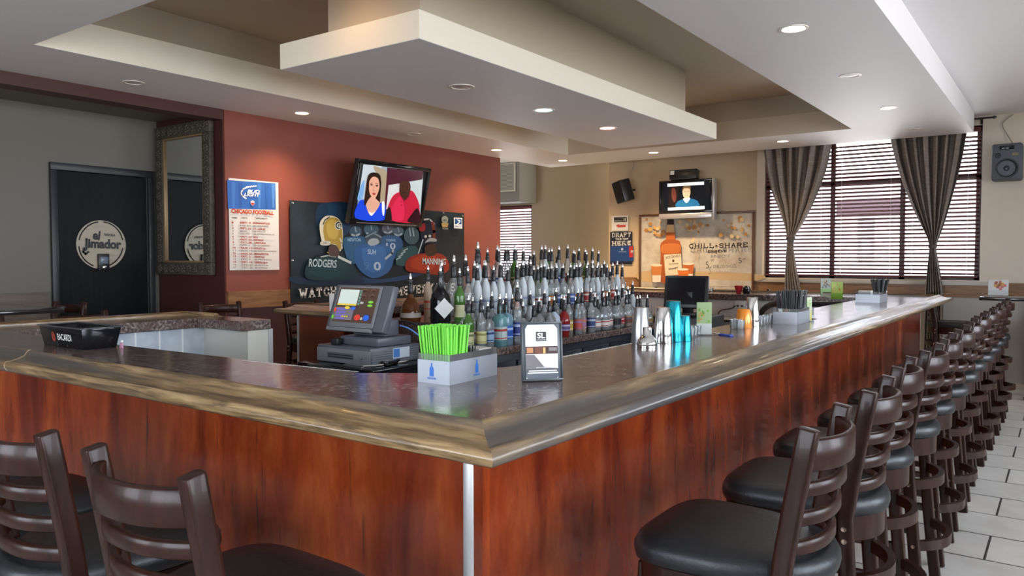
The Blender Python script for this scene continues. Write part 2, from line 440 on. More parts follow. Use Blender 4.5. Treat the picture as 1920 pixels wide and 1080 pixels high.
DY0, DY1, DZ = 3.47, 4.37, 2.33
wall('wall_left', 'x', -8.1, -7.9, YF-.2, 4.5, 0, ZC, wall_grey, [(DY0, DY1, 0, DZ)])
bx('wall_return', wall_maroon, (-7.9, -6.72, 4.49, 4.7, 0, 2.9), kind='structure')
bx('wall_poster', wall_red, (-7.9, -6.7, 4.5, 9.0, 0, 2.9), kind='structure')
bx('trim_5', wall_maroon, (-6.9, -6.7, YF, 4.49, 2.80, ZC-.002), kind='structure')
bx('trim_6', wall_grey, (-7.9, -6.9, YF, 4.49, 2.9, ZC-.002), kind='structure')
RW = [(-2.6, -.4), (.4, 2.6), (3.4, 5.6), (6.4, 8.6)]
wall('wall_right', 'x', XR, XR+.2, YF-.2, YB, 0, ZC, wall_tan, [(a, b, .75, 2.85) for a, b in RW])
FWN = [(-5.5, -3.3), (-2.2, 0.0)]
wall('wall_front', 'y', YF-.2, YF, -8.1, XR+.2, 0, ZC, wall_grey, [(a, b, .8, 2.8) for a, b in FWN])
# wooden chair rails
bx('trim_7', rail_wood, (-5.85, XR, YB-.03, YB, .985, 1.165), kind='structure')
bx('trim_8', rail_wood, (-6.7, -6.67, 4.5, 9.0, .955, 1.125), kind='structure')
bx('trim_9', grain('grey_planks', [(.3, (.10, .075, .055)), (.7, (.19, .15, .12))], (1, 1, 10), 2.5, 6, rough=.5, bump=.05), (-7.9, -7.87, YF, DY0-.1, .70, 1.13), kind='structure')
bx('baseboard_back', low_grey, (-5.85, XR, YB-.012, YB-.001, 0, .984), kind='structure')
bx('baseboard_poster', mat('plum_low_wall', (.055, .022, .03), .5), (-6.7, -6.688, 4.5, 9.0, 0, .954), kind='structure')

# unseen daylight windows: frames and panes
n_win = 3
def plain_window(idx, axis, c, a0, a1, z0, z1):
    q = MB(); f = .05
    def b(p, r, s, t, d=.05):
        if axis == 'y': q.box(p, r, c-d, c+d, s, t)
        else: q.box(c-d, c+d, p, r, s, t)
    b(a0, a0+f, z0, z1); b(a1-f, a1, z0, z1); b(a0+f, a1-f, z0, z0+f); b(a0+f, a1-f, z1-f, z1)
    mid = (a0+a1)/2; b(mid-.02, mid+.02, z0+f, z1-f, .03)
    o = q.build('window_%d' % idx, mat('window_frame_brown', (.05, .02, .018), .4), kind='structure')
    p = MB()
    for (s0, s1) in ((a0+f, mid-.02), (mid+.02, a1-f)):
        if axis == 'y': p.box(s0, s1, c-.003, c+.003, z0+f, z1-f)
        else: p.box(c-.003, c+.003, s0, s1, z0+f, z1-f)
    p.build('pane', glass('window_glass', (1, 1, 1), 0.0), o)
    L = bpy.data.lights.new('portal', 'AREA'); L.shape = 'RECTANGLE'; L.cycles.is_portal = True
    lo = bpy.data.objects.new('portal', L); link(lo)
    lo.parent = o
    if axis == 'y':
        L.size = a1-a0; L.size_y = z1-z0
        lo.location = (mid, c+(.09 if c > 0 else -.09), (z0+z1)/2); lo.rotation_euler = (R(-90 if c > 0 else 90), 0, 0)
    else:
        L.size = z1-z0; L.size_y = a1-a0
        lo.location = (c+.09, mid, (z0+z1)/2); lo.rotation_euler = (0, R(90), 0)
    return o
i = 3
for a, b in RW: plain_window(i, 'x', XR+.1, a, b, .75, 2.85); i += 1
for a, b in FWN: plain_window(i, 'y', YF-.1, a, b, .8, 2.8); i += 1

# ------------------------------------------------------------------ back window, blinds, curtains
fr_m = mat('window_frame_red', (.075, .022, .022), .4)
q = MB(); yw = YB+.10
XM1, XM2 = -2.545, -1.71
for (a, b, c, d) in ((WX0, WX0+.05, WZ0, WZ1), (WX1-.06, WX1, WZ0, WZ1), (XM1-.03, XM1+.03, WZ0, WZ1), (XM2-.03, XM2+.03, WZ0, WZ1),
                     (WX0, WX1, WZ0, WZ0+.05), (WX0, WX1, WZ1-.06, WZ1), (WX0, WX1, 2.40, 2.455)):
    q.box(a, b, yw-.03, yw+.04, c, d)
w1 = q.build('window_1', fr_m, kind='structure', smooth=0)
bx('pane', glass('window_glass'), (WX0, WX1, yw+.001, yw+.006, WZ0+.02, WZ1-.02), w1)
sill = bx('sill', mat('sill_paint', (.45, .43, .38), .4), (WX0-.1, WX1+.1, YB-.05, YB-.001, WZ0-.06, WZ0-.012), w1, .004)
L = bpy.data.lights.new('portal', 'AREA'); L.shape = 'RECTANGLE'; L.cycles.is_portal = True; L.size = WX1-WX0; L.size_y = WZ1-WZ0
lo = bpy.data.objects.new('portal', L); link(lo, w1); lo.location = ((WX0+WX1)/2, YB+.18, (WZ0+WZ1)/2); lo.rotation_euler = (R(-90), 0, 0)
slat_m = mat('blind_slat', (.14, .046, .045), .6, spec=.2)
def blind(x0, x1, z0, z1, y, label, tilt=-24, pitch=.0495, sw=.05):
    t = empty('window_blind', ((x0+x1)/2, y, z0), 0, label, 'blind', None)
    hw = (x1-x0)/2; q = MB(); n = int((z1-z0-.08)/pitch)
    for k in range(n):
        z = .045+k*pitch; M = Matrix.Translation((0, 0, z)) @ Matrix.Rotation(R(tilt), 4, 'X')
        q.box(-hw+.005, hw-.005, -sw/2, sw/2, -.0015, .0015, M)
    q.build('slats', slat_m, t, smooth=0)
    bx('head_rail', slat_m, (-hw, hw, -.03, .03, z1-z0-.05, z1-z0), t, .003)
    bx('bottom_rail', slat_m, (-hw, hw, -.026, .026, 0, .02), t, .003)
    q = MB()
    for sx in (-hw+.12, hw-.12):
        q.tube([(sx, -.03, .02), (sx, -.03, z1-z0-.05)], .002, 5)
        for k in range(n): q.box(sx-.006, sx+.006, -.032, -.028, .04+k*pitch, .052+k*pitch)
    q.build('cord', mat('blind_cord', (.45, .38, .36), .6), t)
    return t
blind(WX0+.015, XM1-.005, WZ0+.03, WZ1-.02, YB+.02, 'dark red slatted blind behind the left curtain of the big window')
blind(XM1+.005, XM2-.005, WZ0+.03, WZ1-.02, YB+.02, 'dark red slatted blind between the two curtains of the big window')
blind(XM2+.005, WX1-.015, WZ0+.03, WZ1-.02, YB+.02, 'dark red slatted blind behind the right curtain of the big window')
cloth = grain('curtain_cloth', [(.35, (.17, .14, .12)), (.65, (.28, .235, .205))], (.5, .5, 9), 14, 5, rough=.75, bump=.15, bumpd=.003)
def interp(tab, z):
    for (a, va), (b, vb) in zip(tab, tab[1:]):
        if z <= b or (b, vb) == tab[-1]:
            t = max(0, min(1, (z-a)/(b-a))); 
            return va+(vb-va)*t
def curtain(name, lt, rt, zt, waist, y, label, seed, folds):
    """lt / rt: tables of (z, x) for the two edges, low to high"""
    t = empty(name, ((lt[0][1]+rt[0][1])/2, y, 0), 0, label, 'curtain', 'curtains at the big window'); cx = t.location.x
    q = MB(); ns, nz = 96, 70; rnd = random.Random(seed); ph = [rnd.uniform(0, 6) for _ in range(4)]
    z0 = lt[0][0]; rows = []
    for j in range(nz+1):
        z = z0+(zt-z0)*j/nz; xl, xr = interp(lt, z), interp(rt, z); wd = xr-xl; row = []
        amp = .018+.045*min(1, wd/.8)
        for k in range(ns+1):
            s = k/ns
            yy = math.sin(2*math.pi*folds*s+ph[0]+.4*math.sin(z*2+ph[1]))*amp+math.sin(2*math.pi*folds*2.3*s+ph[2]+z)*amp*.3
            row.append(q.bm.verts.new((xl+wd*s-cx, -.01+yy, z)))
        rows.append(row)
    for a, b in zip(rows, rows[1:]):
        for k in range(ns): q.face([a[k], a[k+1], b[k+1], b[k]])
    o = q.build('cloth_panel', cloth, t, smooth=80)
    sm = o.modifiers.new('thick', 'SOLIDIFY'); sm.thickness = .004
    xl, xr = interp(lt, waist), interp(rt, waist)
    pts = [((xl+xr)/2-cx+((xr-xl)/2+.012)*math.cos(a), -.01+.055*math.sin(a), waist+.0) for a in [k*math.pi/10 for k in range(20)]]
    MB().sweep(pts, [(-.004, -.02), (.004, -.02), (.004, .02), (-.004, .02)], True).build('tieback', mat('tieback_cloth', (.07, .055, .05), .7), t)
    return t
yc = 10.55
def edge(pts):
    return sorted([(v.z, v.x) for v in [at(1400+x/2.7, 200+y/2.7, y=yc) for x, y in pts]])
cl = edge([(82, 215), (98, 320), (122, 420), (158, 510), (192, 600), (208, 665), (204, 720), (196, 820), (192, 920)]); cr_ = edge([(428, 190), (405, 300), (372, 400), (330, 500), (284, 590), (240, 660), (236, 720), (252, 830), (272, 925)])
curtain('curtain', [(.0, cl[0][1])]+cl+[(3.07, cl[-1][1]-.01)], [(.0, cr_[0][1])]+cr_+[(3.07, cr_[-1][1]+.01)], 3.07, at(1485, 447, y=yc).z, yc,
        'taupe curtain tied at the waist on the left of the big window', 3, 6)
cl = edge([(730, 168), (752, 270), (790, 390), (830, 490), (872, 580), (918, 670), (928, 710), (916, 800), (902, 930)]); cr_ = edge([(1114, 138), (1092, 260), (1062, 380), (1030, 490), (1000, 590), (966, 680), (955, 712), (972, 800), (994, 935)])
curtain('curtain', [(.0, cl[0][1])]+cl+[(3.07, cl[-1][1]-.01)], [(.0, cr_[0][1])]+cr_+[(3.07, cr_[-1][1]+.01)], 3.07, at(1748, 462, y=yc).z, yc,
        'taupe curtain tied at the waist on the right of the big window', 9, 7)
t = empty('curtain_rod', (-.74, yc, 3.085), 0, 'black curtain rod with finial above the big window', 'curtain rod')
MB().tube([(-2.75, 0, 0), (-.02, 0, 0)], .011, 8).build('rod', gloss_bk, t)
MB().lathe([(0, -.05), (.012, -.045), (.008, -.02), (.02, 0), (.012, .02), (0, .03)], 10, Matrix.Rotation(R(90), 4, 'Y')).build('finial', gloss_bk, t)
for sx in (-.13, -2.7): MB().box(sx-.008, sx+.008, -.01, .145, -.01, .01).box(sx-.012, sx+.012, .14, .149, -.05, .03).build('bracket', gloss_bk, t)

# alcove window and bulkhead
q = MB()
for (a, b, c, d) in ((-8.75, -8.70, 1, 2.42), (-7.91, -7.86, 1, 2.42), (-8.75, -7.86, 1, 1.05), (-8.75, -7.86, 2.37, 2.42)): q.box(a, b, 11.56, 11.62, c, d)
w2 = q.build('window_2', fr_m, kind='structure', smooth=0)
bx('pane', glass('window_glass'), (-8.72, -7.88, 11.58, 11.585, 1.02, 2.4), w2)
blind(-8.74, -7.87, 1.02, 2.40, 11.53, 'dark red slatted blind in the narrow alcove window beside the red wall')
bx('trim_10', wall_grey, (-10, -7.76, 10.98, 11.5, 2.44, ZC), kind='structure')
t = empty('air_grille', (-8.15, 10.98, 2.62), 0, 'cream metal air grille on the grey bulkhead over the alcove window', 'air vent')
gm = mat('grille_paint', (.42, .39, .32), .5)
MB().box(-.3, .32, -.02, 0, 0, .5).build('backing', mat('grille_dark', (.12, .11, .09), .6), t)
q = MB()
for a in ((-.3, .32, 0, .03), (-.3, .32, .47, .5), (-.3, -.27, .03, .47), (.29, .32, .03, .47)): q.box(a[0], a[1], -.035, -.02, a[2], a[3])
q.build('frame', gm, t, .003)
q = MB()
for k in range(28): q.box(-.27, .29, -.03, -.021, .035+k*.0155, .042+k*.0155)
q.build('louvre', gm, t, smooth=0)

# ------------------------------------------------------------------ outside
bx('pavement', mat('pavement', (.45, .42, .40), .8), (-40, 20, 12.5, 60, -.35, -.2), kind='structure')
bx_, by_ = at(1500, 400, y=26), at(1760, 400, y=26)
t = empty('street_building', (0, 26, -.2), 0, 'pale building across the street with a maroon awning, seen through the blinds', 'building')
bx('wall', mat('pale_render', (.30, .25, .245), .8), (-26, 1.5, 0, 3, 0, 4.4), t)
p0, p1 = at(1560, 402, y=25.4), at(1690, 370, y=25.4)
bx('awning', mat('awning_maroon', (.022, .004, .008), .7), (p0.x, p1.x, -.7, -.01, p0.z+.2, p1.z+.2), t)
p0, p1 = at(1607, 492, y=25.9), at(1639, 408, y=25.9)
bx('doorway', mat('doorway_dark', (.015, .008, .01), .5), (p0.x, p1.x, -.1, -.01, p0.z+.2, p1.z+.2), t)
bx('door_sign', mat('doorway_sign', (.10, .10, .14), .5), (p0.x+.12, p1.x-.08, -.13, -.101, p0.z+.45, p0.z+.9), t)

# ------------------------------------------------------------------ recessed downlights
ring_m = mat('downlight_ring', (.72, .70, .66), .35)
def downlight(x, y, z, on, color, label, power=0, ringr=.085, emit=12, off=(.35, .35, .36)):
    t = empty('downlight', (x, y, z), 0, label, 'ceiling light', 'recessed ceiling lights')
    MB().lathe([(ringr*.74, .03), (ringr*.74, -.002), (ringr*.8, -.006), (ringr*.97, -.005), (ringr, 0), (ringr*.98, .001)], 28).build('trim_ring', ring_m, t)
    c = color if on else off
    MB().lathe([(0, -.006), (ringr*.45, -.004), (ringr*.72, .0)], 24).build('bulb', mat('bulb_%s_%d_%s' % (color, emit, on), c, .3, emit=emit if on else 0), t)
    if on and power:
        L = bpy.data.lights.new('lamp', 'SPOT'); L.energy = power; L.color = col3(color)[:3]; L.spot_size = R(125); L.spot_blend = 1; L.shadow_soft_size = .05
        o = bpy.data.objects.new('lamp', L); link(o, t); o.location = (0, 0, -.03)
    return t
warm = (1, .72, .42)
downlight(-6.28, 3.38, SZ, False, warm, 'unlit downlight on the left soffit, nearest the door', off=(.5, .5, .5))
downlight(-6.23, 5.06, SZ, True, warm, 'warm lit downlight above the football schedule poster', 45)
downlight(-6.22, 6.66, SZ, False, warm, 'unlit downlight over the tilted television', off=(.6, .57, .5))
downlight(-6.22, 8.27, SZ, True, warm, 'warm lit downlight at the far end of the red wall', 55)
downlight(-6.1, 9.74, SZ, True, warm, 'warm lit downlight at the far left corner of the soffit', 90)
downlight(-4.64, 9.74, SZ, True, warm, 'warm lit downlight above the small silver television', 130)
downlight(-2.9, 9.74, SZ, True, warm, 'warm lit downlight in front of the left curtain', 25)
downlight(-1.45, 9.70, SZ, False, warm, 'unlit downlight at the far right corner of the soffit', off=(.6, .58, .55))
downlight(-1.44, 8.18, SZ, True, warm, 'warm lit downlight on the right soffit, second from the window', 6)
downlight(-1.44, 6.58, SZ, False, warm, 'unlit downlight on the right soffit between two lit ones', off=(.3, .3, .32))
downlight(-1.44, 5.03, SZ, True, (1, .82, .6), 'bright white downlight on the right soffit, nearest the camera', 10, .09, 14)
downlight(-3.80, 4.61, 2.765, False, warm, 'unlit dark red downlight under the hung ceiling box', off=(.12, .004, .01), ringr=.1)
downlight(-3.80, 5.75, 2.765, True, (.45, .85, 1), 'pale blue lit downlight under the hung ceiling box', 10, .1, 5)
downlight(-3.80, 6.91, 2.765, True, (1, .22, .14), 'red lit downlight under the hung ceiling box', 8, .1, 14)
downlight(-7.15, 3.75, SZ, True, (.12, .18, .9), 'blue lit downlight on the alcove ceiling above the dark door', 3, .07, 3)
downlight(-2.3, 8.95, 3.36, False, warm, 'unlit downlight in the raised ceiling recess', off=(.4, .38, .35))
downlight(-3.68, 3.14, 3.36, True, (1, .50, .16), 'amber lit downlight in the raised recess before the ceiling shaft', 5)
downlight(-4.95, 5.2, 3.36, True, (1, .50, .16), 'amber lit downlight in the raised recess left of the ceiling shaft', 40)
downlight(-5.0, 7.6, 3.36, True, (1, .50, .16), 'amber lit downlight in the raised recess left of the shaft, farther back', 8)

# ------------------------------------------------------------------ the bar
BX1, BX0, BY0, BY1 = -.94, -5.08, 1.235, 8.95      # outer lip
GZ = 1.062                                          # laminate level
RP = [(-.17, 1.03), (-.17, GZ), (-.168, 1.076), (-.158, 1.084), (-.143, 1.083), (-.128, 1.074), (-.115, 1.062), (-.085, 1.052), (-.05, 1.045), (-.036, 1.043),
      (-.028, 1.047), (-.012, 1.046), (0, 1.036), (.003, 1.022), (-.003, 1.008), (-.014, 1.0), (-.04, .998), (-.06, 1.0)]
RP = [(o_*.80, 1.052+(z_-1.04)*.8) for o_, z_ in RP]
bar = empty('bar_counter', (-3, 5, 0), 0, 'large U-shaped bar with red mahogany panels, oak rim and speckled laminate top', 'bar')
bar_off = Vector((-3, 5, 0))
def bpart(o): o.location = -bar_off; return o
def rim(path):
    q = MB(); q.sweep([(x, y, 0) for x, y in path], RP); o = q.build('wood_rim', oak, bar, smooth=60); o.data.materials.clear(); o.data.materials.append(oak_x); o.data.materials.append(oak_y)
    for p in o.data.polygons:
        vs = [o.data.vertices[i].co for i in p.vertices]
        e_ = max(((vs[k]-vs[k-1]) for k in range(len(vs))), key=lambda v: v.length); p.material_index = 1 if abs(e_.y) > abs(e_.x) else 0
    return bpart(o)
# sweep side vector = t x up (right hand side of travel), so travel keeps the outside on the right
rim([(-4.62, 3.14), (BX0, 3.14), (BX0, BY0), (BX1, BY0), (BX1, BY1), (BX0, BY1), (BX0, 3.83), (-4.42, 3.83)])
q = MB()
LW = .66
def poly_slab(q, pts, z0, z1):
    M = Matrix.Translation((0, 0, z0)); q.prism(pts, z1-z0, M)
ring = [(-4.14, 3.1), (-4.6, 3.1), (-4.62, 3.01), (-4.95, 3.01), (-4.95, 1.366), (-1.07, 1.366), (-1.07, 8.82), (-4.95, 8.82), (-4.95, 3.96), (-4.47, 3.96), (-4.47, 8.25)]
inner = [(-1.70, 8.25), (-1.62, 8.15), (-1.62, 2.25), (-1.75, 1.95), (-1.95, 1.82), (-4.5, 1.75), (-4.6, 1.9), (-4.6, 2.88), (-4.14, 2.88)]
q.prism(ring+inner, .062, Matrix.Translation((0, 0, GZ-.062)))
bpart(q.build('counter_top', laminate, bar, .004, seg=1, smooth=0))
OV = .262
q = MB()   # front and side panels
fp = MB().box(-4.82, -1.17, BY0+OV, BY0+OV+.03, 0, 1.0); bpart(fp.build('front_panel', mahog, bar))
q = MB()
pw = 1.22; y = BY0+OV+.03
k = 0
while y < BY1-OV-.01:
    y2 = min(y+pw, BY1-OV); q = MB().box(BX1-OV-.03, BX1-OV, y+.0015, y2-.0015, 0, 1.0)
    o = bpart(q.build('side_panel', mahog, bar, .001, seg=1)); y = y2; k += 1
bpart(MB().box(BX0+OV, -1.2, BY1-OV-.03, BY1-OV, 0, 1.0).build('back_panel', mahog, bar))
bpart(MB().box(BX0+OV, BX0+OV+.03, BY0+OV, 3.0, 0, 1.0).build('left_panel', mahog, bar))
bpart(MB().box(BX0+OV, BX0+OV+.03, 4.0, BY1-OV, 0, 1.0).build('left_panel', mahog, bar))
bpart(MB().box(-4.95, -4.46, 3.97, 4.0, 0, 1.0).build('end_panel', grain('mahogany_end', [(.3, (.13, .022, .008)), (.7, (.19, .036, .012))], (3, 3, .6), 2, 5, rough=.3, coat=.2, bump=0), bar))
q = MB().box(BX1-OV-.028, BX1-OV+.004, BY0+OV-.004, BY0+OV+.028, .0, 1.0)
o = bpart(q.build('corner_strip', bright_trim, bar, .002)); 
bpart(MB().box(BX1-OV-.02, BX1-OV+.003, BY1-OV, BY1-OV+.012, 0, 1.0).build('corner_strip', white_pl, bar))
bpart(MB().box(-4.965, -4.945, 3.962, 3.985, 0, 1.0).build('corner_strip', bright_trim, bar))
bpart(MB().box(-4.165, -4.15, 3.09, 3.12, 0, 1.0).build('corner_strip', bright_trim, bar))
cream = mat('cream_drywall', (.56, .54, .48), .55)
bpart(MB().box(-4.64, -4.16, 2.94, 2.97, 0, 1.0).build('return_wall', cream, bar))
bpart(MB().box(-4.19, -4.16, 2.97, 3.09, 0, 1.0).build('return_end', cream, bar))
bpart(MB().box(-4.82, -4.16, 3.09, 3.12, 0, 1.0).build('return_back', mahog, bar))
wt = tiles('blue_grey_tile', (.50, .55, .60), (.44, .50, .56), (.75, .77, .78), .155, .28, .006, 'yz', 0, .25, (.0, .03), noise=.6)
bpart(MB().box(-4.67, -4.64, BY0+OV+.03, 2.94, 0, 1.0).build('tiled_inner_wall', wt, bar))
wt2 = tiles('pale_wall_tile', (.60, .58, .54), (.56, .54, .50), (.66, .64, .6), .2, .2, .004, 'xz', 0, .3)
bpart(MB().box(-4.45, -1.65, 8.28, 8.31, 0, 1.0).build('tiled_inner_wall', wt2, bar))
bpart(MB().box(-1.78, -1.75, 2.2, 8.28, 0, 1.0).build('inner_wall', black_pl, bar))
bpart(MB().box(-4.6, -1.78, 1.80+.2, 2.03, 0, .97).build('inner_wall', black_pl, bar))
# a fine joint in the front rim
jx = -3.37
q = MB(); pts = [Vector((jx+.10*(i/(len(RP)-7)), BY0-RP[i][0], RP[i][1]+.0008)) for i in range(3, 15)]
q.tube(pts, .0018, 5); bpart(q.build('rim_joint', mat('joint_filler', (.42, .31, .18), .6), bar))
# drip shelf on the tiled wall
bpart(MB().box(-4.64, -4.56, 1.75, 2.85, .66, .74).box(-4.64, -4.58, 1.9, 2.78, .58, .66).build('steel_ledge', steel, bar, .004))
# sockets and cables on the far inner wall
def socket(x, z, label):
    t = empty('power_socket', (x, 8.28, z), 0, label, 'socket')
    MB().box(-.06, .06, -.012, 0, -.045, .045).build('plate', mat('socket_plate', (.62, .6, .54), .4), t, .003)
    MB().box(-.035, -.012, -.015, -.0121, -.025, -.005).box(.012, .035, -.015, -.0121, -.025, -.005).build('slot', black_pl, t)
    return t
p = at(1388, 571, y=8.28); socket(p.x, p.z, 'cream double power socket on the tiled wall inside the far bar')
def cable(pts, r, m, label, name='cable'):
    t = MB().tube(catmull_open([Vector(p) for p in pts]), r, 6).build(name, m); return tag(t, label, 'cable')
def catmull_open(p, n=8):
    P = [p[0]]+p+[p[-1]]; out = []
    for i in range(1, len(P)-2):
        for j in range(n):
            t = j/n; a, b, c, d = P[i-1:i+3]
            out.append(.5*((2*b)+(-a+c)*t+(2*a-5*b+4*c-d)*t*t+(-a+3*b-3*c+d)*t**3))
    out.append(p[-1]); return out
A = lambda px, py, y=8.26: at(px, py, y=y)
cable([A(1346, 605), A(1346, 592), A(1352, 582), A(1372, 578), A(1378, 573)], .007, black_pl, 'black cable with plug running from the wall socket')
cable([A(1288, 601), A(1292, 590), A(1302, 585), A(1309, 583), A(1306, 592), A(1290, 603)], .008, white_pl, 'white looped hose on the tiled wall left of the green card')
cable([A(1424, 592, 8.15), A(1430, 582, 8.1), A(1440, 574, 8.0), A(1455, 570, 7.9), A(1500, 569, 7.85), A(1560, 571, 7.8), A(1620, 567, 7.8)], .03, black_pl, 'thick black hose bundle slung under the far bar top')

# ------------------------------------------------------------------ bar stools
def arc(hw, bulge, z, n=14, y0=0, ext=0):
    """curve between the posts bulging backwards (-y)"""
    pts = []
    for k in range(n+1):
        s = -1+2*k/n; pts.append(Vector((s*hw, y0-bulge*(1-abs(s)**2.4), z)))
    return pts
def make_stool():
    root = empty('bar_stool', (0, 0, 0))
    def post_y(z): return -.165-.062*max(0, (z-.70)/.38)**1.15 if z > .7 else -.165-.06*((.70-z)/.70)**1.3
    for s in (-1, 1):
        zs = [0, .15, .3, .45, .6, .7, .8, .9, 1.0, 1.075]
        q = MB(); pts = [(s*(.172+.018*max(0, (.7-z)/.7)), post_y(z), z) for z in zs]
        q.sweep(pts, lsec(.034, .046), up=Vector((0, 1, 0))); o = q.build('leg', wood_dark, root, .004, seg=2)
    for s in (-1, 1):
        q = MB(); q.sweep([(s*.165, .165, .69), (s*.172, .18, .4), (s*.185, .205, 0)], lsec(.034, .034), up=Vector((0, 1, 0)))
        q.build('leg', wood_dark, root, .003)
    # seat cushion: rounded, wider at the front, domed, bulging between the rear posts
    q = MB(); prof = [(0, .700), (.92, .700), (.985, .706), (1.0, .722), (.995, .738), (.965, .752), (.90, .760), (.6, .765), (0, .767)]
    def outline(k, n):
        a = 2*math.pi*k/n; c, s_ = math.cos(a), math.sin(a); p = 4.2
        r = 1/((abs(c)**p+abs(s_)**p)**(1/p)); x, y = r*c, r*s_
        wd = .218+.012*y if y > -.1 else .217-.045*(-y-.1)
        yy = y*.208 if y > 0 else y*.208-.055*(1-min(1, abs(x))**2)*min(1, -y)
        return x*wd, yy+.005
    n = 48; rings = []
    for f, z in prof:
        if f == 0: rings.append([q.bm.verts.new((0, 0, z))]); continue
        rings.append([q.bm.verts.new((outline(k, n)[0]*f, outline(k, n)[1]*f, z)) for k in range(n)])
    for a, b in zip(rings, rings[1:]):
        for k in range(n):
            k2 = (k+1) % n
            if len(a) == 1: q.face([a[0], b[k], b[k2]])
            elif len(b) == 1: q.face([a[k], b[0], a[k2]])
            else: q.face([a[k], a[k2], b[k2], b[k]])
    q.build('seat', leather, root, smooth=70)
    q = MB(); pts = [Vector((outline(k, 40)[0]*.90, outline(k, 40)[1]*.90, .665)) for k in range(40)]
    q.sweep(pts, [(-.011, -.035), (.011, -.035), (.011, .036), (-.011, .036)], True); q.build('apron', wood_dark, root, smooth=50)
    for z, h in ((1.012, .072), (.932, .034), (.862, .034), (.792, .034)):
        y0 = post_y(z)+.002; q = MB()
        q.sweep(arc(.166, .062 if h > .05 else .058, z, y0=y0), [(-.009, -h/2+.004), (-.005, -h/2), (.005, -h/2), (.009, -h/2+.004), (.009, h/2-.004), (.005, h/2), (-.005, h/2), (-.009, h/2-.004)])
        q.build('back_slat', wood_dark, root, smooth=50)
    for z, hw, bl in ((.52, .178, .085), (.27, .182, .095)):
        q = MB(); q.sweep(arc(hw, bl, z, y0=post_y(z)-.004), [(-.011, -.02), (.011, -.02), (.011, .02), (-.011, .02)]); q.build('foot_ring', wood_dark, root, smooth=50)
    for s in (-1, 1):
        q = MB(); q.sweep([(s*.18, post_y(.33), .33), (s*.178, .185, .33)], lsec(.018, .03)); q.build('stretcher', wood_dark, root)
    q = MB(); q.sweep([(-.178, .19, .24), (.178, .19, .24)], lsec(.02, .034)); q.build('foot_rest', wood_dark, root)
    first = None
    for s in (-1, 1):
        for z in (.675, .64, .52, .27):
            if first is None:
                first = MB().lathe([(0, -.004), (.008, -.003), (.0085, 0), (.006, .0035), (0, .0045)], 10, Matrix.Rotation(R(90), 4, 'Y')).build('screw', mat('screw_head', (.45, .32, .25), .25, 1), root)
                o = first
            else:
                o = first.copy(); link(o, root)
            o.location = (s*(.190+.018*max(0, (.7-z)/.7)), post_y(z), z)
    return root
stool0 = make_stool(); used = False
def place_stool(x, y, rz, label, group):
    global used
    o = stool0 if not used else copy_tree(stool0)
    used = True
    o.location = (x, y, 0); o.rotation_euler = (0, 0, rz); tag(o, label, 'bar stool', group); return o
ords = ['first', 'second', 'third', 'fourth', 'fifth', 'sixth', 'seventh', 'eighth', 'ninth', 'tenth', 'eleventh', 'twelfth', 'thirteenth']
rs = random.Random(5)
for k in range(12):
    lb = ('dark wooden bar stool with black seat in the right row, nearest the camera' if k == 0 else
          'dark wooden bar stool in the long right row, farthest from the camera' if k == 11 else
          'dark wooden bar stool, %s from the camera in the right row' % ords[k])
    place_stool(-.688+rs.uniform(-.012, .012), 1.915+.592*k+rs.uniform(-.01, .01), R(90)+R(rs.uniform(-2, 2)), lb, 'bar stools along the right side of the bar')
for x, lb in ((-1.402, 'dark bar stool at the front of the bar, whole ladder back in view'),
              (-1.955, 'dark bar stool at the front of the bar, back cut by the photo edge'),
              (-2.46, 'dark bar stool at the front bar, only its seat showing behind others'),
              (-2.93, 'dark bar stool at the front of the bar, farthest left, a seat corner showing')):
    place_stool(x, .978, 0, lb, 'bar stools along the front of the bar')
for y, lb in ((1.95, 'dark bar stool beyond the left leg of the bar, below the wooden wall planks'), (2.62, 'dark bar stool beyond the left leg of the bar, in front of the dark door'),
              (4.55, 'dark bar stool beyond the bar, seen through the gap beside the mahogany end panel'), (5.3, 'dark bar stool beyond the left leg of the bar, under the wide football poster')):
    place_stool(-5.42, y, R(-90), lb, 'bar stools on the far left side of the bar')
place_stool(-5.75, 3.9, R(-100), 'dark ladder-back bar stool standing at the gap in the bar', 'bar stools on the far left side of the bar')
for px, lb in ((1300, 'dark bar stool behind the far bar, in front of the whiskey poster'), (1412, 'dark bar stool behind the far bar, at the right edge of the whiskey poster'), (1205, 'dark bar stool behind the far bar, behind the dark monitor')):
    p = at(px, 545, y=9.4); place_stool(p.x, 9.22, R(180), lb, 'bar stools behind the far side of the bar')

# ------------------------------------------------------------------ high tables by the walls
def high_table(x, y, wx, wy, label):
    t = empty('high_table', (x, y, 0), 0, label, 'table')
    MB().box(-wx/2, wx/2, -wy/2, wy/2, 1.02, 1.055).build('table_top', mat('table_laminate', (.02, .02, .022), .12, coat=.5), t, .006)
    MB().tube([(0, 0, .04), (0, 0, 1.02)], .04, 14).build('pole', gloss_bk, t)
    for k in range(4):
        a = R(45+90*k); MB().sweep([(0, 0, .05), (.3*math.cos(a), .3*math.sin(a), .018)], lsec(.05, .03)).build('leg', gloss_bk, t, .004)
    return t
high_table(-.12, 9.65, 1.25, .75, 'black topped high table under the right wall speaker')
place_stool(-1.02, 9.72, R(-85), 'dark bar stool standing sideways at the end of the bar, beside the high table', 'bar stools at the high table')
place_stool(-.05, 10.38, R(180), 'dark bar stool between the high table and the back wall', 'bar stools at the high table')
high_table(-6.9, 2.2, .8, 1.4, 'dark high table against the left wall planks')
place_stool(-7.0, 2.98, R(195), 'dark bar stool at the left wall table, back to the black door', 'bar stools at the left wall table')

# ------------------------------------------------------------------ door, mirror

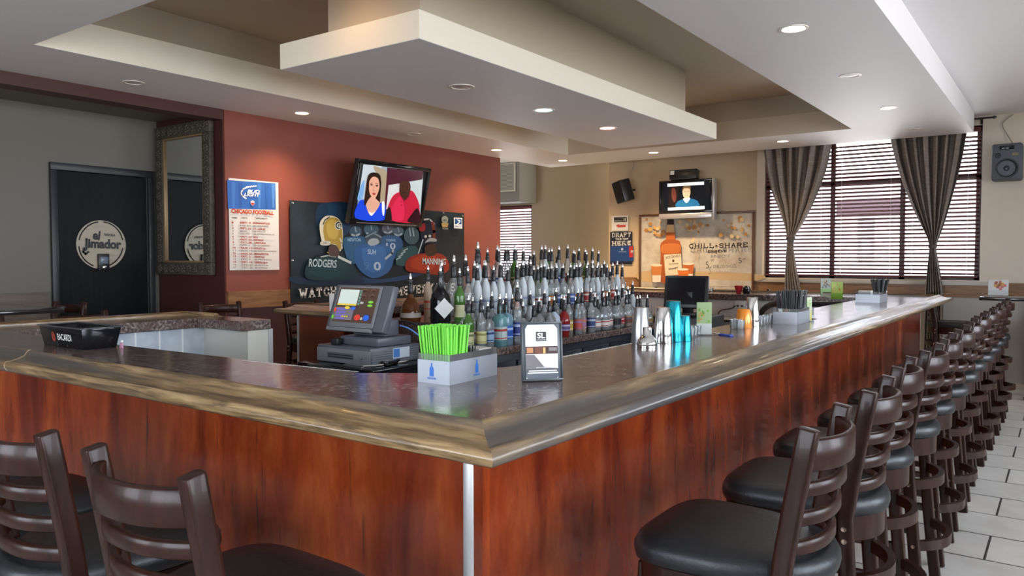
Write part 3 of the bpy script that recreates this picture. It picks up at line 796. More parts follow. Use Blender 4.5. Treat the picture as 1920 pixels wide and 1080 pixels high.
door = MB().use(mat('door_frame_paint', (.022, .026, .03), .4)).box(-7.92, -7.86, DY0-.06, DY0-.001, 0, DZ-.031).box(-7.92, -7.86, DY1+.001, DY1+.06, 0, DZ-.031).box(-7.92, -7.86, DY0-.06, DY1+.06, DZ-.03, DZ+.04).build('door_1', kind='structure', bevel=.004)
bx('door_light_block', black_pl, (-8.12, -8.0, DY0-.05, DY1+.05, 0, DZ+.05), kind='structure')  # unseen box added behind the door to stop daylight leaking through the gap
bx('door_leaf', grain('door_black', [(.3, (.004, .005, .006)), (.7, (.009, .011, .013))], (6, 6, .5), 5, 5, rough=.5, bump=.03), (-7.96, -7.905, DY0+.002, DY1-.002, .01, DZ-.035), door)
MATS['door_black'].node_tree.nodes['Principled BSDF'].inputs['Specular IOR Level'].default_value = .15
p = at(122, 578, x=-7.87)
MB().lathe([(.0, .0), (.026, 0), (.024, .006), (.010, .012), (.010, .03), (.026, .045), (.030, .06), (.024, .074), (0, .08)], 18, Matrix.Translation((-7.905, p.y, p.z)) @ Matrix.Rotation(R(90), 4, 'Y')).build('door_knob', chrome, door)
# round stencil sign on the door
PL = Plane((-7.89, 3.895, 1.59), (0, 1, 0), (0, 0, 1))
t = print_root('door_sign', PL, 'round cream tequila sign on the black door', 'sign')
D = at(143, 458, x=-7.89).y; rad = (at(236, 458, x=-7.89).y-D)/2; cy0 = (at(236, 458, x=-7.89).y+D)/2-3.895
MB().lathe([(0, -.008), (rad, -.008), (rad, 0), (0, .0)], 48, Matrix.Translation((cy0, 0, 0))).build('sign_board', grain('sign_cream', [(.3, (.42, .37, .27)), (.7, (.52, .46, .35))], (1, 6, 1), 5, 4, rough=.6, bump=0), t)
a = Art(PL, (0, 200, 2.7)); a.lay = 2
ink = '15191b'
def arcpts(cx, cy, r, a0, a1, n=16): return [(cx+r*math.cos(R(a0+(a1-a0)*k/n)), cy-r*math.sin(R(a0+(a1-a0)*k/n))*1.02) for k in range(n+1)]
for a0, a1 in ((12, 82), (98, 168), (186, 250), (292, 350)): a.line(arcpts(510, 697, 112, a0, a1), .012, ink)
a.text('el', 466, 672, 503, 678, 48, ink, .04); a.text('TEQUILA', 524, 656, 582, 660, 15, ink, .03)
a.text('Jimador', 422, 731, 613, 737, 66, ink, .045)
a.line([(424, 716), (420, 735), (432, 746), (446, 735)], .02, ink)
a.line([(450, 716), (606, 722)], .004, 'b0a58c')
a.build('lettering', t)
p = at(194, 487, x=-7.87)
t = empty('door_plaque', (-7.885, p.y, p.z-.03), 0, 'small dark plaque hanging over the bottom of the round door sign', 'sign')
MB().box(0, .03, -.055, .055, -.08, .09).build('box', black_pl, t, .006)
MB().box(.03, .034, -.035, .035, -.01, .06).build('face', mat('plaque_face', (.16, .2, .26), .2), t, .003)
MB().lathe([(0, .0), (.018, .002), (0, .01)], 12, Matrix.Translation((.034, 0, -.045)) @ Matrix.Rotation(R(90), 4, 'Y')).build('button', chrome, t)
# mirror
mx0, mx1, mz0, mz1 = -7.83, -6.85, 1.285, 2.82
t = empty('wall_mirror', ((mx0+mx1)/2, 4.49, mz0), R(0), 'tall mirror in a wide carved grey frame on the maroon wall', 'mirror')
hw = (mx1-mx0)/2; hh = mz1-mz0; fw = .125
carved = grain('carved_frame', [(.3, (.03, .026, .02)), (.7, (.10, .085, .062))], (1, 1, 1), 28, 5, rough=.5, bump=.8, bumpd=.012)
q = MB()
for (a_, b_, c_, d_) in ((-hw, hw, 0, fw), (-hw, hw, hh-fw, hh), (-hw, -hw+fw, fw, hh-fw), (hw-fw, hw, fw, hh-fw)): q.box(a_, b_, -.06, -.005, c_, d_)
q.build('frame', carved, t, .008)
q = MB(); rr = random.Random(2)
def rosette(x, z, r):
    for k in range(6):
        an = k*math.pi/3+.3
        q.lathe([(0, .0), (r*.36, .002), (r*.3, .010), (0, .014)], 8, Matrix.Translation((x+r*.6*math.cos(an), -.06, z+r*.6*math.sin(an))) @ Matrix.Rotation(R(90), 4, 'X'))
    q.lathe([(0, 0), (r*.3, .004), (r*.22, .014), (0, .018)], 8, Matrix.Translation((x, -.06, z)) @ Matrix.Rotation(R(90), 4, 'X'))
n = 9
for k in range(n):
    x = -hw+fw/2+(2*hw-fw)*k/(n-1); rosette(x, fw/2, .05); rosette(x, hh-fw/2, .05)
for k in range(1, 13):
    z = fw/2+(hh-fw)*k/13; rosette(-hw+fw/2, z, .05); rosette(hw-fw/2, z, .05)
q.build('carving', carved, t, smooth=60)
q = MB()
for (a_, b_, c_, d_) in ((-hw+fw, hw-fw, fw, fw+.02), (-hw+fw, hw-fw, hh-fw-.02, hh-fw), (-hw+fw, -hw+fw+.02, fw+.02, hh-fw-.02), (hw-fw-.02, hw-fw, fw+.02, hh-fw-.02)): q.box(a_, b_, -.05, -.02, c_, d_)
q.build('inner_trim', mat('gilt_trim', (.30, .20, .10), .4, .4), t, .003)
bx('mirror_glass', mat('mirror_silver', (.78, .80, .80), .02, 1), (-hw+fw+.01, hw-fw-.01, -.03, -.022, fw+.01, hh-fw-.01), t)

# ------------------------------------------------------------------ prints on the red wall
def board(t, w_, h_, m, x0=0, y0=0, th=.006):
    return MB().box(x0, x0+w_, y0, y0+h_, -th, 0).build('sheet', m, t, smooth=0)
# schedule poster
PL = Plane((-6.685, 4.53, 1.335), (0, 1, 0), (0, 0, 1))
t = print_root('schedule_poster', PL, 'white and blue football season schedule poster on the red wall', 'poster')
board(t, .585, .905, mat('poster_white', (.66, .66, .66), .4))
a = Art(PL, (410, 320, 5.4), rough=.35)
a.poly([(84, 95), (575, 128), (578, 395), (95, 385)], '2f62b4')
for x, c in ((130, '3f74c4'), (200, '2a58a6'), (390, '4279c6'), (470, '2c5cab'), (530, '4a7fc9')): a.poly([(x, 110+x*.05), (x+40, 110+x*.05), (x+30, 380), (x+8, 380)], c)
a.line([(290, 165), (240, 190), (225, 225), (235, 255), (275, 282)], .014, 'e8ecf2')
a.line([(280, 172), (330, 158), (380, 155)], .008, 'e8ecf2')
for k in range(6): a.line([(285+k*17, 176-k*3), (279+k*17, 160-k*2)], .007, 'e8ecf2')
a.text('BUD', 283, 225, 412, 232, 34, 'f4f6fa', .03, .3); a.text('LIGHT', 250, 258, 414, 266, 34, 'f4f6fa', .03, .3)
a.poly([(317, 310), (338, 300), (358, 313), (355, 340), (337, 357), (318, 338)], 'd8dbe6'); a.poly([(321, 325), (354, 327), (352, 340), (337, 353), (321, 337)], 'b4372f'); a.text('NFL', 322, 322, 353, 324, 11, '2a3c7c')
a.text('CHICAGO FOOTBALL', 122, 430, 550, 452, 46, 'b03a1c', .045); 
a.text('WEEK', 122, 484, 184, 488, 17, '2a2a2e', .02); a.text('DATE', 224, 486, 284, 490, 17, '2a2a2e', .02); a.text('OPPONENT', 357, 492, 486, 497, 18, '2a2a2e', .02)
rows = [('1', 'SEPT. 9', 'INDIANAPOLIS', 1, 510), ('2', 'THUR, 9/13', '@ GREEN BAY', 0, 495), ('3', 'SEPT. 23', 'ST. LOUIS', 1, 460), ('4', 'MON. 1', '@ DALLAS', 0, 460), ('5', 'OCT. 7', '@ JACKSONVILLE', 0, 548),
        ('6', 'OCT. 14', 'BYE', 1, 380), ('7', 'OCT. 22', 'DETROIT', 1, 440), ('8', 'OCT. 28', 'CAROLINA', 1, 462), ('9', 'NOV. 4', '@ TENNESSEE', 0, 498), ('10', 'NOV. 11', 'HOUSTON', 1, 458),
        ('11', 'NOV. 19', '@ SAN FRANCISCO', 0, 565), ('12', 'NOV. 25', 'MINNESOTA', 1, 485), ('13', 'DEC. 2', 'SEATTLE', 1, 442), ('14', 'DEC. 9', '@ MINNESOTA', 0, 512), ('15', 'DEC. 16', 'GREEN BAY', 1, 474),
        ('16', 'DEC. 23', '@ ARIZONA', 0, 476), ('17', 'DEC. 30', '@ DETROIT', 0, 470)]
for k, (n_, d_, o_, hm, xe) in enumerate(rows):
    yy = 535+k*28.3; c = '96241a' if hm else '8e8e92'
    a.text(n_, 125, yy, 125+14*len(n_), yy+1, 20, c, .035); a.text(d_, 206, yy+2, 316 if len(d_) > 6 else 300, yy+6, 20, c, .035); a.text(o_, 340, yy+6, xe, yy+12, 20, c, .035)
a.build('print', t)
# wide football banner
PL = Plane((-6.655, 5.24, .93), (0, 1, 0), (0, 0, 1))
t = print_root('football_banner', PL, 'wide dark blue football banner with players seen from behind on the red wall', 'poster')
board(t, 2.88, 1.135, grain('banner_ground', [(.35, (.006, .010, .014)), (.6, (.012, .024, .036)), (.8, (.022, .05, .078))], (1, 1, 1), 1.6, 4, rough=.35, bump=0), .0, .0, .012)
a = Art(PL, (540, 370, 5.144), rough=.3)
a.poly([(330, 60), (600, 65), (600, 300), (480, 400), (300, 300), (270, 160)], '1d3550', True)
a.poly([(380, 62), (500, 64), (560, 300), (400, 260)], '24405e')
a.poly([(560, 790), (760, 830), (1100, 800), (1300, 740), (1360, 690), (1200, 735), (900, 790), (700, 765), (580, 700), (420, 720)], '2a4468', True)
a.poly([(40, 760), (300, 790), (640, 740), (720, 830), (300, 850), (40, 820)], '1c3048', True)
# distant players
for (x, y, s_, c) in ((650, 330, 60, '3c5566'), (800, 310, 72, '45606e'), (960, 305, 60, '5c5a66'), (1060, 330, 55, '4e6270')):
    a.ell(x, y, s_, s_*.85, c); a.line([(x-s_*.6, y+s_*.5), (x, y+s_*.7), (x+s_*.6, y+s_*.4)], .02, 'a8b4ba'); a.line([(x-5, y-s_*.7), (x+4, y)], .018, '8fa2ae')
a.poly([(530, 400), (600, 380), (740, 385), (760, 470), (720, 600), (600, 640), (540, 520)], '2c5a80', True)
a.text('NEWTON', 570, 425, 695, 425, 30, 'a9c4d8', .01)
a.poly([(900, 380), (1050, 375), (1100, 440), (1080, 560), (960, 600), (890, 500)], '2b5480', True)
a.text('YOUNG', 940, 425, 1030, 425, 24, 'a9c4d8', .01); a.text('10', 940, 500, 1030, 500, 60, 'b4c4d4', .02)
a.poly([(640, 500), (720, 455), (900, 455), (990, 500), (1010, 600), (960, 720), (820, 780), (700, 720), (640, 620)], '2d5c94', True)
a.poly([(700, 520), (760, 480), (900, 480), (940, 560), (900, 700), (760, 700)], '376aa6', True)
a.ell(815, 400, 85, 62, '3d4c54'); a.poly([(760, 440), (800, 470), (870, 440), (850, 400), (790, 400)], 'a7aeb0', True)
a.line([(740, 385), (815, 345), (890, 385)], .015, '8a989e')
a.text('SUH', 760, 548, 838, 552, 48, 'b9cede', .015); a.text('9', 722, 700, 775, 700, 80, '4a78a8', .02); a.text('0', 815, 705, 885, 708, 85, 'a9bccd', .03)
a.poly([(1030, 620), (1050, 520), (1150, 470), (1230, 480), (1240, 560), (1130, 660), (1040, 650)], '2c4e52', True)
for k in range(4): a.line([(1035+k*22, 600-k*28), (1075+k*22, 580-k*28)], .014, '9fb4b6')
a.ell(1180, 370, 75, 85, '3e565c'); a.line([(1160, 300), (1170, 370)], .02, '9aaab0'); a.line([(1190, 300), (1200, 370)], .02, '9aaab0')
a.line([(930, 590), (990, 540), (1000, 510)], .03, 'a8b4bc')
# orange shirt, right
a.poly([(1120, 640), (1170, 575), (1290, 540), (1440, 540), (1520, 590), (1540, 690), (1460, 745), (1300, 735), (1140, 710)], '8a2f20', True)
a.poly([(1180, 610), (1290, 560), (1420, 570), (1380, 690), (1200, 690)], 'a33c26', True)
a.poly([(1310, 470), (1400, 450), (1420, 540), (1350, 570), (1310, 540)], '3a2a24', True)
a.poly([(1290, 260), (1340, 215), (1400, 240), (1430, 330), (1425, 430), (1330, 440), (1270, 400), (1265, 320)], '1a2233', True)
a.line([(1300, 215), (1350, 210), (1395, 255)], .022, 'b8b8b4'); a.line([(1380, 250), (1395, 330), (1395, 410)], .05, '6d2a1c')
a.poly([(1305, 440), (1350, 395), (1410, 400), (1415, 425), (1350, 425)], '9aa0a2', True); a.ell(1312, 378, 12, 13, 'c8c8c8'); a.ell(1352, 374, 12, 13, 'c8c8c8')
a.poly([(1255, 280), (1300, 250), (1310, 300), (1290, 330), (1250, 320)], '8c2028', True)
a.line([(1285, 410), (1240, 540)], .018, 'a8bcc4')
a.text('MANNING', 1280, 645, 1505, 652, 62, 'b9cbd4', .02)
# green shirt, left, with yellow helmet
a.poly([(150, 760), (170, 640), (300, 565), (480, 560), (590, 620), (640, 760), (500, 800), (250, 800)], '17343a', True)
a.poly([(200, 740), (230, 640), (330, 590), (460, 600), (560, 700), (420, 780)], '1b3c42', True)
a.line([(300, 575), (370, 560), (440, 575)], .014, 'a8b4b4'); a.line([(470, 575), (585, 630)], .03, 'b9c6c6'); a.line([(360, 530), (440, 570)], .01, 'c8a84a')
a.poly([(380, 470), (460, 470), (470, 560), (380, 560)], '4a3a34', True)
a.poly([(285, 260), (330, 190), (400, 178), (470, 210), (505, 290), (510, 400), (500, 480), (480, 520), (440, 460), (330, 450), (300, 400)], 'c8c6b4', True)
a.poly([(325, 270), (365, 210), (420, 195), (475, 230), (500, 310), (505, 420), (478, 510), (440, 455), (350, 440), (322, 350)], 'a08a3c', True)
a.poly([(350, 260), (400, 215), (450, 235), (470, 320), (440, 400), (370, 380)], 'b59d4c', True)
a.line([(318, 260), (335, 220), (380, 190)], .012, '2a3436')
a.ell(465, 272, 36, 42, 'd8d8cc'); a.ell(465, 272, 29, 35, '1e3a32'); a.text('G', 448, 293, 484, 296, 44, 'e0e0d6', .03)
a.poly([(295, 460), (300, 425), (380, 425), (375, 462)], 'b8b8b0', True); a.text('GB', 315, 447, 350, 448, 16, '2e3a3c')
a.line([(480, 400), (495, 440), (498, 490)], .016, 'd0d0c8')
a.text('RODGERS', 176, 668, 446, 680, 78, 'a9bfc6', .02, .1)
# badges
a.poly([(1460, 200), (1490, 180), (1520, 200), (1515, 240), (1490, 262), (1465, 240)], '8a8f86', True); a.text('NFL', 1470, 232, 1512, 234, 22, '3c4650', .02)
a.poly([(1455, 250), (1525, 250), (1515, 290), (1465, 290)], 'a48a5a'); a.text('TICKET', 1462, 308, 1522, 310, 9, 'd0d0c8', .02)
a.poly([(1575, 197), (1657, 200), (1657, 303), (1577, 298)], 'dfe3e6'); a.poly([(1583, 205), (1650, 208), (1650, 262), (1585, 260)], '1f4f8c')
a.poly([(1600, 215), (1640, 225), (1620, 258), (1600, 258), (1625, 235)], 'c9dbe8', True); a.text('DIRECTV', 1583, 288, 1651, 292, 15, '3a6ca8', .02)
a.slab('WATCH', 84, 972, 440, 945, 92, 'dfe2e2'); a.slab('YOUR TEAM', 470, 942, 1075, 945, 84, 'dfe2e2'); a.slab('EVERY', 1090, 942, 1375, 912, 86, 'dfe2e2'); a.slab('WEEK', 1410, 912, 1640, 905, 84, 'dfe2e2')
a.build('print', t)
q = MB()
for (x, z) in ((.03, 1.11), (.9, 1.12), (1.9, 1.11), (2.45, 1.12), (2.85, 1.1), (.02, .5)): q.lathe([(0, 0), (.014, 0), (.012, .005), (0, .007)], 10, Matrix.Translation((x, z, .002)))
q.build('pin', chrome, t)

# ------------------------------------------------------------------ televisions
def tv(name, plane, w_, h_, label, edge=.035, dep=.07, skirt=None, frame=gloss_bk):
    t = print_root(name, plane, label, 'television')
    MB().box(0, w_, -(skirt or 0)*0, h_, -dep, -.012).build('back_shell', black_pl, t, .01)
    q = MB()
    for a_ in ((0, w_, 0, edge*1.6), (0, w_, h_-edge, h_), (0, edge, edge*1.6, h_-edge), (w_-edge, w_, edge*1.6, h_-edge)): q.box(a_[0], a_[1], a_[2], a_[3], -.012, .006)
    q.build('bezel', frame, t, .003)
    return t
x0, x1, z0, z1 = -6.42, -6.25, 1.835, 2.53
Vv = Vector((x1-x0, 0, z1-z0)); PL = Plane((x0, 5.84, z0), (0, 1, 0), Vv)
t = tv('television', PL, 1.165, Vv.length, 'large flat television tilted down from the red wall, showing a woman and a man', .042)
a = Art(PL, (640, 280, 6.354), emit=.30, rough=.12); a.lay = 1
a.poly([(262, 178), (975, 262), (935, 872), (165, 822)], '8f9ba6')
a.poly([(262, 178), (480, 200), (420, 560), (200, 600)], 'b4bfc6'); a.poly([(255, 380), (275, 390), (250, 580), (190, 600), (215, 480)], '6f9cc8', True)
a.poly([(380, 210), (470, 225), (545, 300), (520, 640), (450, 620), (470, 400)], '9c8e76', True)
a.poly([(545, 215), (720, 235), (700, 860), (500, 845)], '4a1626'); a.poly([(545, 215), (975, 262), (960, 360), (545, 420)], '45182a')
a.poly([(560, 425), (690, 405), (680, 640), (530, 715)], 'c3c7c8'); a.poly([(800, 390), (968, 355), (940, 660), (800, 600)], 'b5c2c4')
# woman
a.poly([(330, 290), (400, 275), (455, 305), (472, 400), (462, 520), (450, 650), (400, 680), (300, 660), (262, 650), (290, 480), (300, 370)], '241611', True)
a.poly([(170, 820), (195, 640), (250, 600), (310, 640), (420, 640), (500, 640), (525, 700), (500, 842)], '1740c8', True)
a.poly([(310, 610), (360, 560), (420, 600), (450, 660), (350, 790), (290, 670)], 'c89a84', True)
a.poly([(330, 370), (375, 325), (430, 345), (448, 420), (440, 490), (405, 570), (375, 580), (335, 530), (322, 450)], 'cf9c84', True)
a.poly([(338, 420), (360, 412), (368, 424), (350, 430)], '3a221c', True); a.poly([(400, 428), (425, 424), (432, 438), (412, 442)], '3a221c', True)
a.line([(385, 430), (372, 490), (390, 495)], .006, '9a6a58'); a.poly([(360, 520), (385, 515), (402, 530), (380, 545)], '9c3f3c', True)
a.line([(335, 402), (362, 398)], .006, '2a1812'); a.line([(398, 408), (430, 410)], .006, '2a1812')
a.poly([(300, 340), (345, 290), (360, 320), (325, 380), (320, 480), (300, 620), (262, 650)], '2b1a14', True)
a.poly([(320, 740), (350, 790), (395, 730), (360, 760)], 'e8e8ea', True); a.poly([(475, 630), (505, 635), (500, 780), (480, 760)], 'e4e6ea', True)
# man
a.poly([(540, 720), (600, 560), (700, 500), (830, 490), (900, 600), (920, 700), (905, 868), (590, 845)], 'b01c38', True)
a.poly([(585, 720), (640, 600), (700, 560), (740, 700), (720, 845), (610, 840)], 'c4264a', True)
a.poly([(530, 720), (570, 690), (590, 845), (510, 840)], '1a1216', True); a.poly([(820, 780), (900, 700), (930, 868), (780, 860)], '2a0d18', True)
a.poly([(690, 500), (800, 480), (790, 560), (740, 610), (700, 560)], '3a211a', True)
a.poly([(685, 400), (740, 370), (800, 390), (812, 470), (780, 550), (730, 560), (692, 500)], '42261d', True)
a.line([(700, 560), (740, 610), (790, 560)], .012, '7a1228'); a.ell(702, 620, 6, 7, '6a0f22'); a.ell(705, 660, 6, 7, '6a0f22')
a.poly([(705, 440), (725, 436), (728, 446)], '14100e'); a.poly([(755, 440), (775, 440), (770, 450)], '14100e'); a.line([(712, 512), (735, 518), (755, 508)], .01, '1c100c')
a.build('screen', t)
MB().box(.35, .85, .18, .62, -.12, -.07).box(.5, .7, .3, .5, -.36, -.12).build('wall_bracket', black_pl, t, .005)
MB().box(.1, 1.06, .012, .024, .0062, .012).build('speaker_strip', mat('strip_silver', (.35, .33, .32), .2, .6), t)
PL = Plane((-4.87, 10.42, 2.10), (1, 0, 0), (0, 0, 1))
wv = .80; t = tv('television', PL, wv, .475, 'small silver edged television on the tan wall, showing a man in a blue shirt', .03, .12)
a = Art(PL, (1220, 300, 4.152), emit=.38, rough=.12); a.lay = 1
a.poly([(98, 172), (462, 156), (465, 395), (103, 405)], '0a1016')
a.poly([(130, 185), (416, 168), (416, 192), (132, 208)], 'f2f4f6'); a.poly([(134, 372), (420, 357), (420, 386), (136, 398)], 'f2f4f6')
a.poly([(140, 215), (210, 210), (205, 362), (140, 368)], '1c1513'); a.poly([(165, 225), (190, 225), (200, 290), (185, 330), (165, 290)], '5a3026', True)
a.line([(215, 215), (205, 300), (215, 350)], .01, '2a1d18')
a.poly([(203, 365), (210, 325), (250, 308), (310, 300), (355, 312), (372, 330), (370, 358)], '1d5a84', True)
a.poly([(255, 300), (305, 292), (300, 315), (280, 335), (262, 318)], 'd8d4cc', True)
a.poly([(250, 230), (270, 210), (300, 208), (310, 235), (308, 270), (295, 295), (270, 297), (253, 275)], 'd9b090', True)
a.poly([(250, 240), (255, 208), (285, 200), (310, 206), (310, 240), (300, 222), (262, 222)], '6b5638', True)
a.poly([(260, 245), (270, 242), (272, 250)], '4a3428'); a.poly([(290, 243), (300, 243), (298, 250)], '4a3428'); a.line([(270, 276), (284, 279), (295, 274)], .004, '8a4a40')
a.line([(280, 250), (277, 263), (284, 264)], .003, 'a87a60')
a.build('screen', t)
MB().box(wv, wv+.035, -.10, .475, -.10, .0).build('side_trim', mat('tv_silver', (.5, .5, .52), .3, .7), t, .004)
MB().box(0, wv+.0, -.075, -.001, -.09, .005).build('speaker_bar', mat('tv_silver', (.5, .5, .52), .3, .7), t, .006)
MB().box(.2, .6, .1, .4, -.28, -.121).build('wall_bracket', black_pl, t)
t = empty('speaker_box', (-4.49, 10.42, 2.58), 0, 'small black box speaker leaning on top of the silver television', 'speaker')
M = Matrix.Rotation(R(-8), 4, 'X')
MB().box(-.20, .21, -.06, .06, 0, .135, M).build('cabinet', black_pl, t, .008)
MB().box(-.185, -.125, -.066, -.0601, .065, .12, M).build('maker_sticker', white_pl, t)
# framed whiskey poster
PL = Plane((-5.29, 10.64, .985), (1, 0, 0), (0, 0, 1))
t = print_root('whiskey_poster', PL, 'big framed pale whiskey poster under the small television', 'poster')
W_, H_ = 1.755, 1.13
q = MB()
for a_ in ((0, W_, 0, .03), (0, W_, H_-.03, H_), (0, .03, .03, H_-.03), (W_-.03, W_, .03, H_-.03)): q.box(a_[0], a_[1], a_[2], a_[3], -.02, .015)
q.build('frame', mat('poster_frame', (.10, .045, .02), .35), t, .004)
MB().box(.02, W_-.02, .02, H_-.02, -.015, 0).build('sheet', grain('poster_cream', [(.35, (.36, .30, .23)), (.55, (.48, .44, .37)), (.75, (.55, .52, .45))], (1, 1, 1), 3, 4, rough=.5, bump=0), t)
a = Art(PL, (1120, 280, 3.8575), rough=.5)
a.poly([(345, 880), (1130, 900), (1140, 950), (740, 940), (345, 960)], 'b79c76', True)
for k in range(60):
    rr_ = rs.uniform(8, 17); x = rs.choice([rs.gauss(400, 45), rs.gauss(1010, 70), rs.gauss(700, 40)]); y = rs.gauss(555, 40) if x < 800 else rs.gauss(560, 55)
    if 345 < x < 1125 and y > 495: a.raw([a.uv(x+rr_*math.cos(q_*math.pi/3), y+rr_*math.sin(q_*math.pi/3)) for q_ in range(6)], rs.choice(['c39a58', 'b98a48', 'cfb184', 'a9773a']))
a.poly([(512, 508), (558, 508), (560, 545), (510, 545)], '1b130e')
a.poly([(512, 546), (560, 546), (565, 600), (505, 600)], 'c8a274'); a.poly([(505, 600), (566, 600), (570, 655), (502, 655)], 'a5541c')
a.poly([(500, 655), (572, 655), (610, 690), (614, 900), (618, 960), (470, 960), (466, 760), (464, 690)], '94491d', True)
a.poly([(480, 690), (595, 685), (600, 745), (478, 750)], 'ad6229', True)
a.poly([(488, 762), (612, 755), (622, 905), (500, 915)], 'c9bda4'); a.text('JACK DANIELS', 500, 800, 608, 785, 26, '2a211b', .01); a.text('TENNESSEE', 522, 835, 594, 830, 9, '3a2e24'); a.text('HONEY', 524, 872, 594, 862, 13, '2a211b', .02)
a.ell(557, 806, 8, 10, '4a3a2c')
for (x, y, c) in ((435, 850, 'b8703a'), (665, 840, 'ad5a22'), (628, 880, 'c0682a')):
    a.poly([(x-40, y-10), (x+42, y-10), (x+34, y+60), (x-30, y+60)], c); a.ell(x, y-12, 41, 9, 'd8c8b0'); a.poly([(x-30, y+60), (x+34, y+60), (x+30, y+110), (x-26, y+110)], 'd0c6b4')
a.slab('CHILL', 672, 718, 852, 714, 34, '1c1816', t=.2, gap=.35); a.ell(868, 700, 7, 10, '3a3028'); a.slab('SHARE', 890, 714, 1096, 708, 34, '1c1816', t=.2, gap=.35)
a.text('ENJOY', 810, 757, 946, 752, 27, '1c1816', .02)
a.text('5.', 795, 862, 828, 860, 50, '2a2a2c', -.005); a.text('00', 830, 812, 852, 810, 16, '2a2a2c', -.005); a.text('CHILLED SHOTS', 846, 860, 1015, 855, 22, '4a4a4c', -.005); a.text('5', 1032, 825, 1054, 822, 38, '3a3a3c', -.005); a.text('00', 1060, 800, 1080, 798, 12, '3a3a3c')
a.text('PLEASE DRINK RESPONSIBLY TENNESSEE WHISKEY LIQUEUR', 742, 998, 1005, 996, 7, '4a3a30'); a.line([(730, 500), (732, 960)], .004, 'b5a890')
a.build('print', t)
# small wall signs by the corner
PL = Plane((-5.79, 10.68, 1.88), (1, 0, 0), (0, 0, 1))
t = print_root('restroom_sign', PL, 'white restroom sign with a red arrow on the tan wall corner', 'sign')
board(t, .288, .235, mat('sign_white', (.62, .60, .56), .5)); a = Art(PL, (1120, 280, 3.8575), rough=.5)
a.poly([(120, 492), (214, 490), (215, 525), (121, 528)], '1a1a1c'); a.text('RESTROOM', 126, 522, 180, 521, 8, 'c8c8c4'); a.text('II', 190, 518, 206, 518, 20, 'c8c8c4', .02)
a.poly([(134, 552), (158, 540), (158, 548), (205, 545), (205, 562), (158, 564), (158, 570)], 'b8483c'); a.build('print', t)
PL = Plane((-5.815, 10.68, 1.365), (1, 0, 0), (0, 0, 1))
t = print_root('draft_poster', PL, 'small black and blue draft poster with white lettering below the restroom sign', 'poster')
board(t, .38, .50, mat('poster_navy', (.008, .012, .025), .4)); a = Art(PL, (1120, 280, 3.8575), rough=.4)
a.poly([(94, 700), (262, 697), (262, 810), (94, 812)], '1c3c70'); a.slab('DRAFT', 108, 637, 242, 633, 33, 'dcdcd8'); a.text('YOUR TEAM', 130, 656, 224, 653, 13, 'dcdcd8', .02); a.slab('HERE', 108, 698, 244, 694, 34, 'dcdcd8')
a.ell(180, 722, 8, 10, 'a8b4c4'); a.text('DRAFTKINGS', 155, 745, 210, 744, 7, 'a8b4c4'); a.poly([(230, 705), (258, 700), (258, 780), (232, 782)], 'a8302a'); a.text('M', 244, 750, 260, 750, 20, 'd8d8d4', .02)
a.build('print', t)
# wall speakers
def cone(q, x, z, r, y):
    M = Matrix.Translation((x, y, z)) @ Matrix.Rotation(R(90), 4, 'X')
    q.lathe([(r, 0), (r*.98, .012), (r*.88, .014), (r*.84, .004), (r*.45, -.015), (r*.32, -.002), (0, .006)], 28, M)
t = empty('wall_speaker', (-.60, 10.60, 2.345), R(0), 'grey two way loudspeaker on the right end of the window wall', 'speaker')
sp = mat('speaker_grey', (.085, .095, .115), .45)
MB().box(-.15, .15, -.13, .085, 0, .42).build('cabinet', sp, t, .025)
q = MB(); cone(q, .0, .135, .115, -.131); q.build('woofer', mat('cone_dark', (.03, .034, .042), .3), t)
q = MB(); cone(q, -.085, .285, .028, -.131); q.build('tweeter', gloss_bk, t)
MB().box(-.07, .07, -.14, -.131, .35, .39).build('horn_slot', gloss_bk, t, .006)
MB().box(.05, .11, -.138, -.131, .275, .305).build('badge', mat('badge_brass', (.22, .17, .06), .4), t)
MB().box(-.02, .02, .08, .095, .1, .3).build('bracket', black_pl, t)
tag(MB().tube(catmull_open([Vector(v) for v in ((-.55, 10.66, 2.77), (-.62, 10.68, 2.9), (-.66, 10.685, 3.02), (-.56, 10.685, 3.12))]), .005, 6).build('speaker_cable', mat('cable_grey', (.3, .28, .25), .5)), 'thin grey cable rising from the grey speaker to the ceiling', 'cable')
p = at(1168, 358, y=10.45)
t = empty('wall_speaker', (p.x, 10.47, p.z), R(-28), 'black wedge shaped loudspeaker angled down from the tan wall corner', 'speaker')
M = Matrix.Rotation(R(14), 4, 'X') @ Matrix.Rotation(R(-8), 4, 'Y')
MB().box(-.11, .11, -.10, .09, -.165, .165, M).build('cabinet', black_pl, t, .015)
MB().box(-.095, .095, -.112, -.101, -.15, .15, M).build('grille', mat('speaker_cloth', (.006, .006, .007), .8), t, .006)
MB().tube([(.02, .06, 0), (.06, .17, .02)], .016, 8).build('bracket', gloss_bk, t)
tag(MB().tube(catmull_open([Vector(v) for v in ((p.x+.05, 10.58, p.z+.16), (p.x+.02, 10.66, p.z+.28), (p.x+.06, 10.68, p.z+.4), (p.x+.05, 10.68, 3.1))]), .005, 6).build('speaker_cable', mat('cable_grey', (.3, .28, .25), .5)), 'thin wire hanging above the black wedge loudspeaker', 'cable')

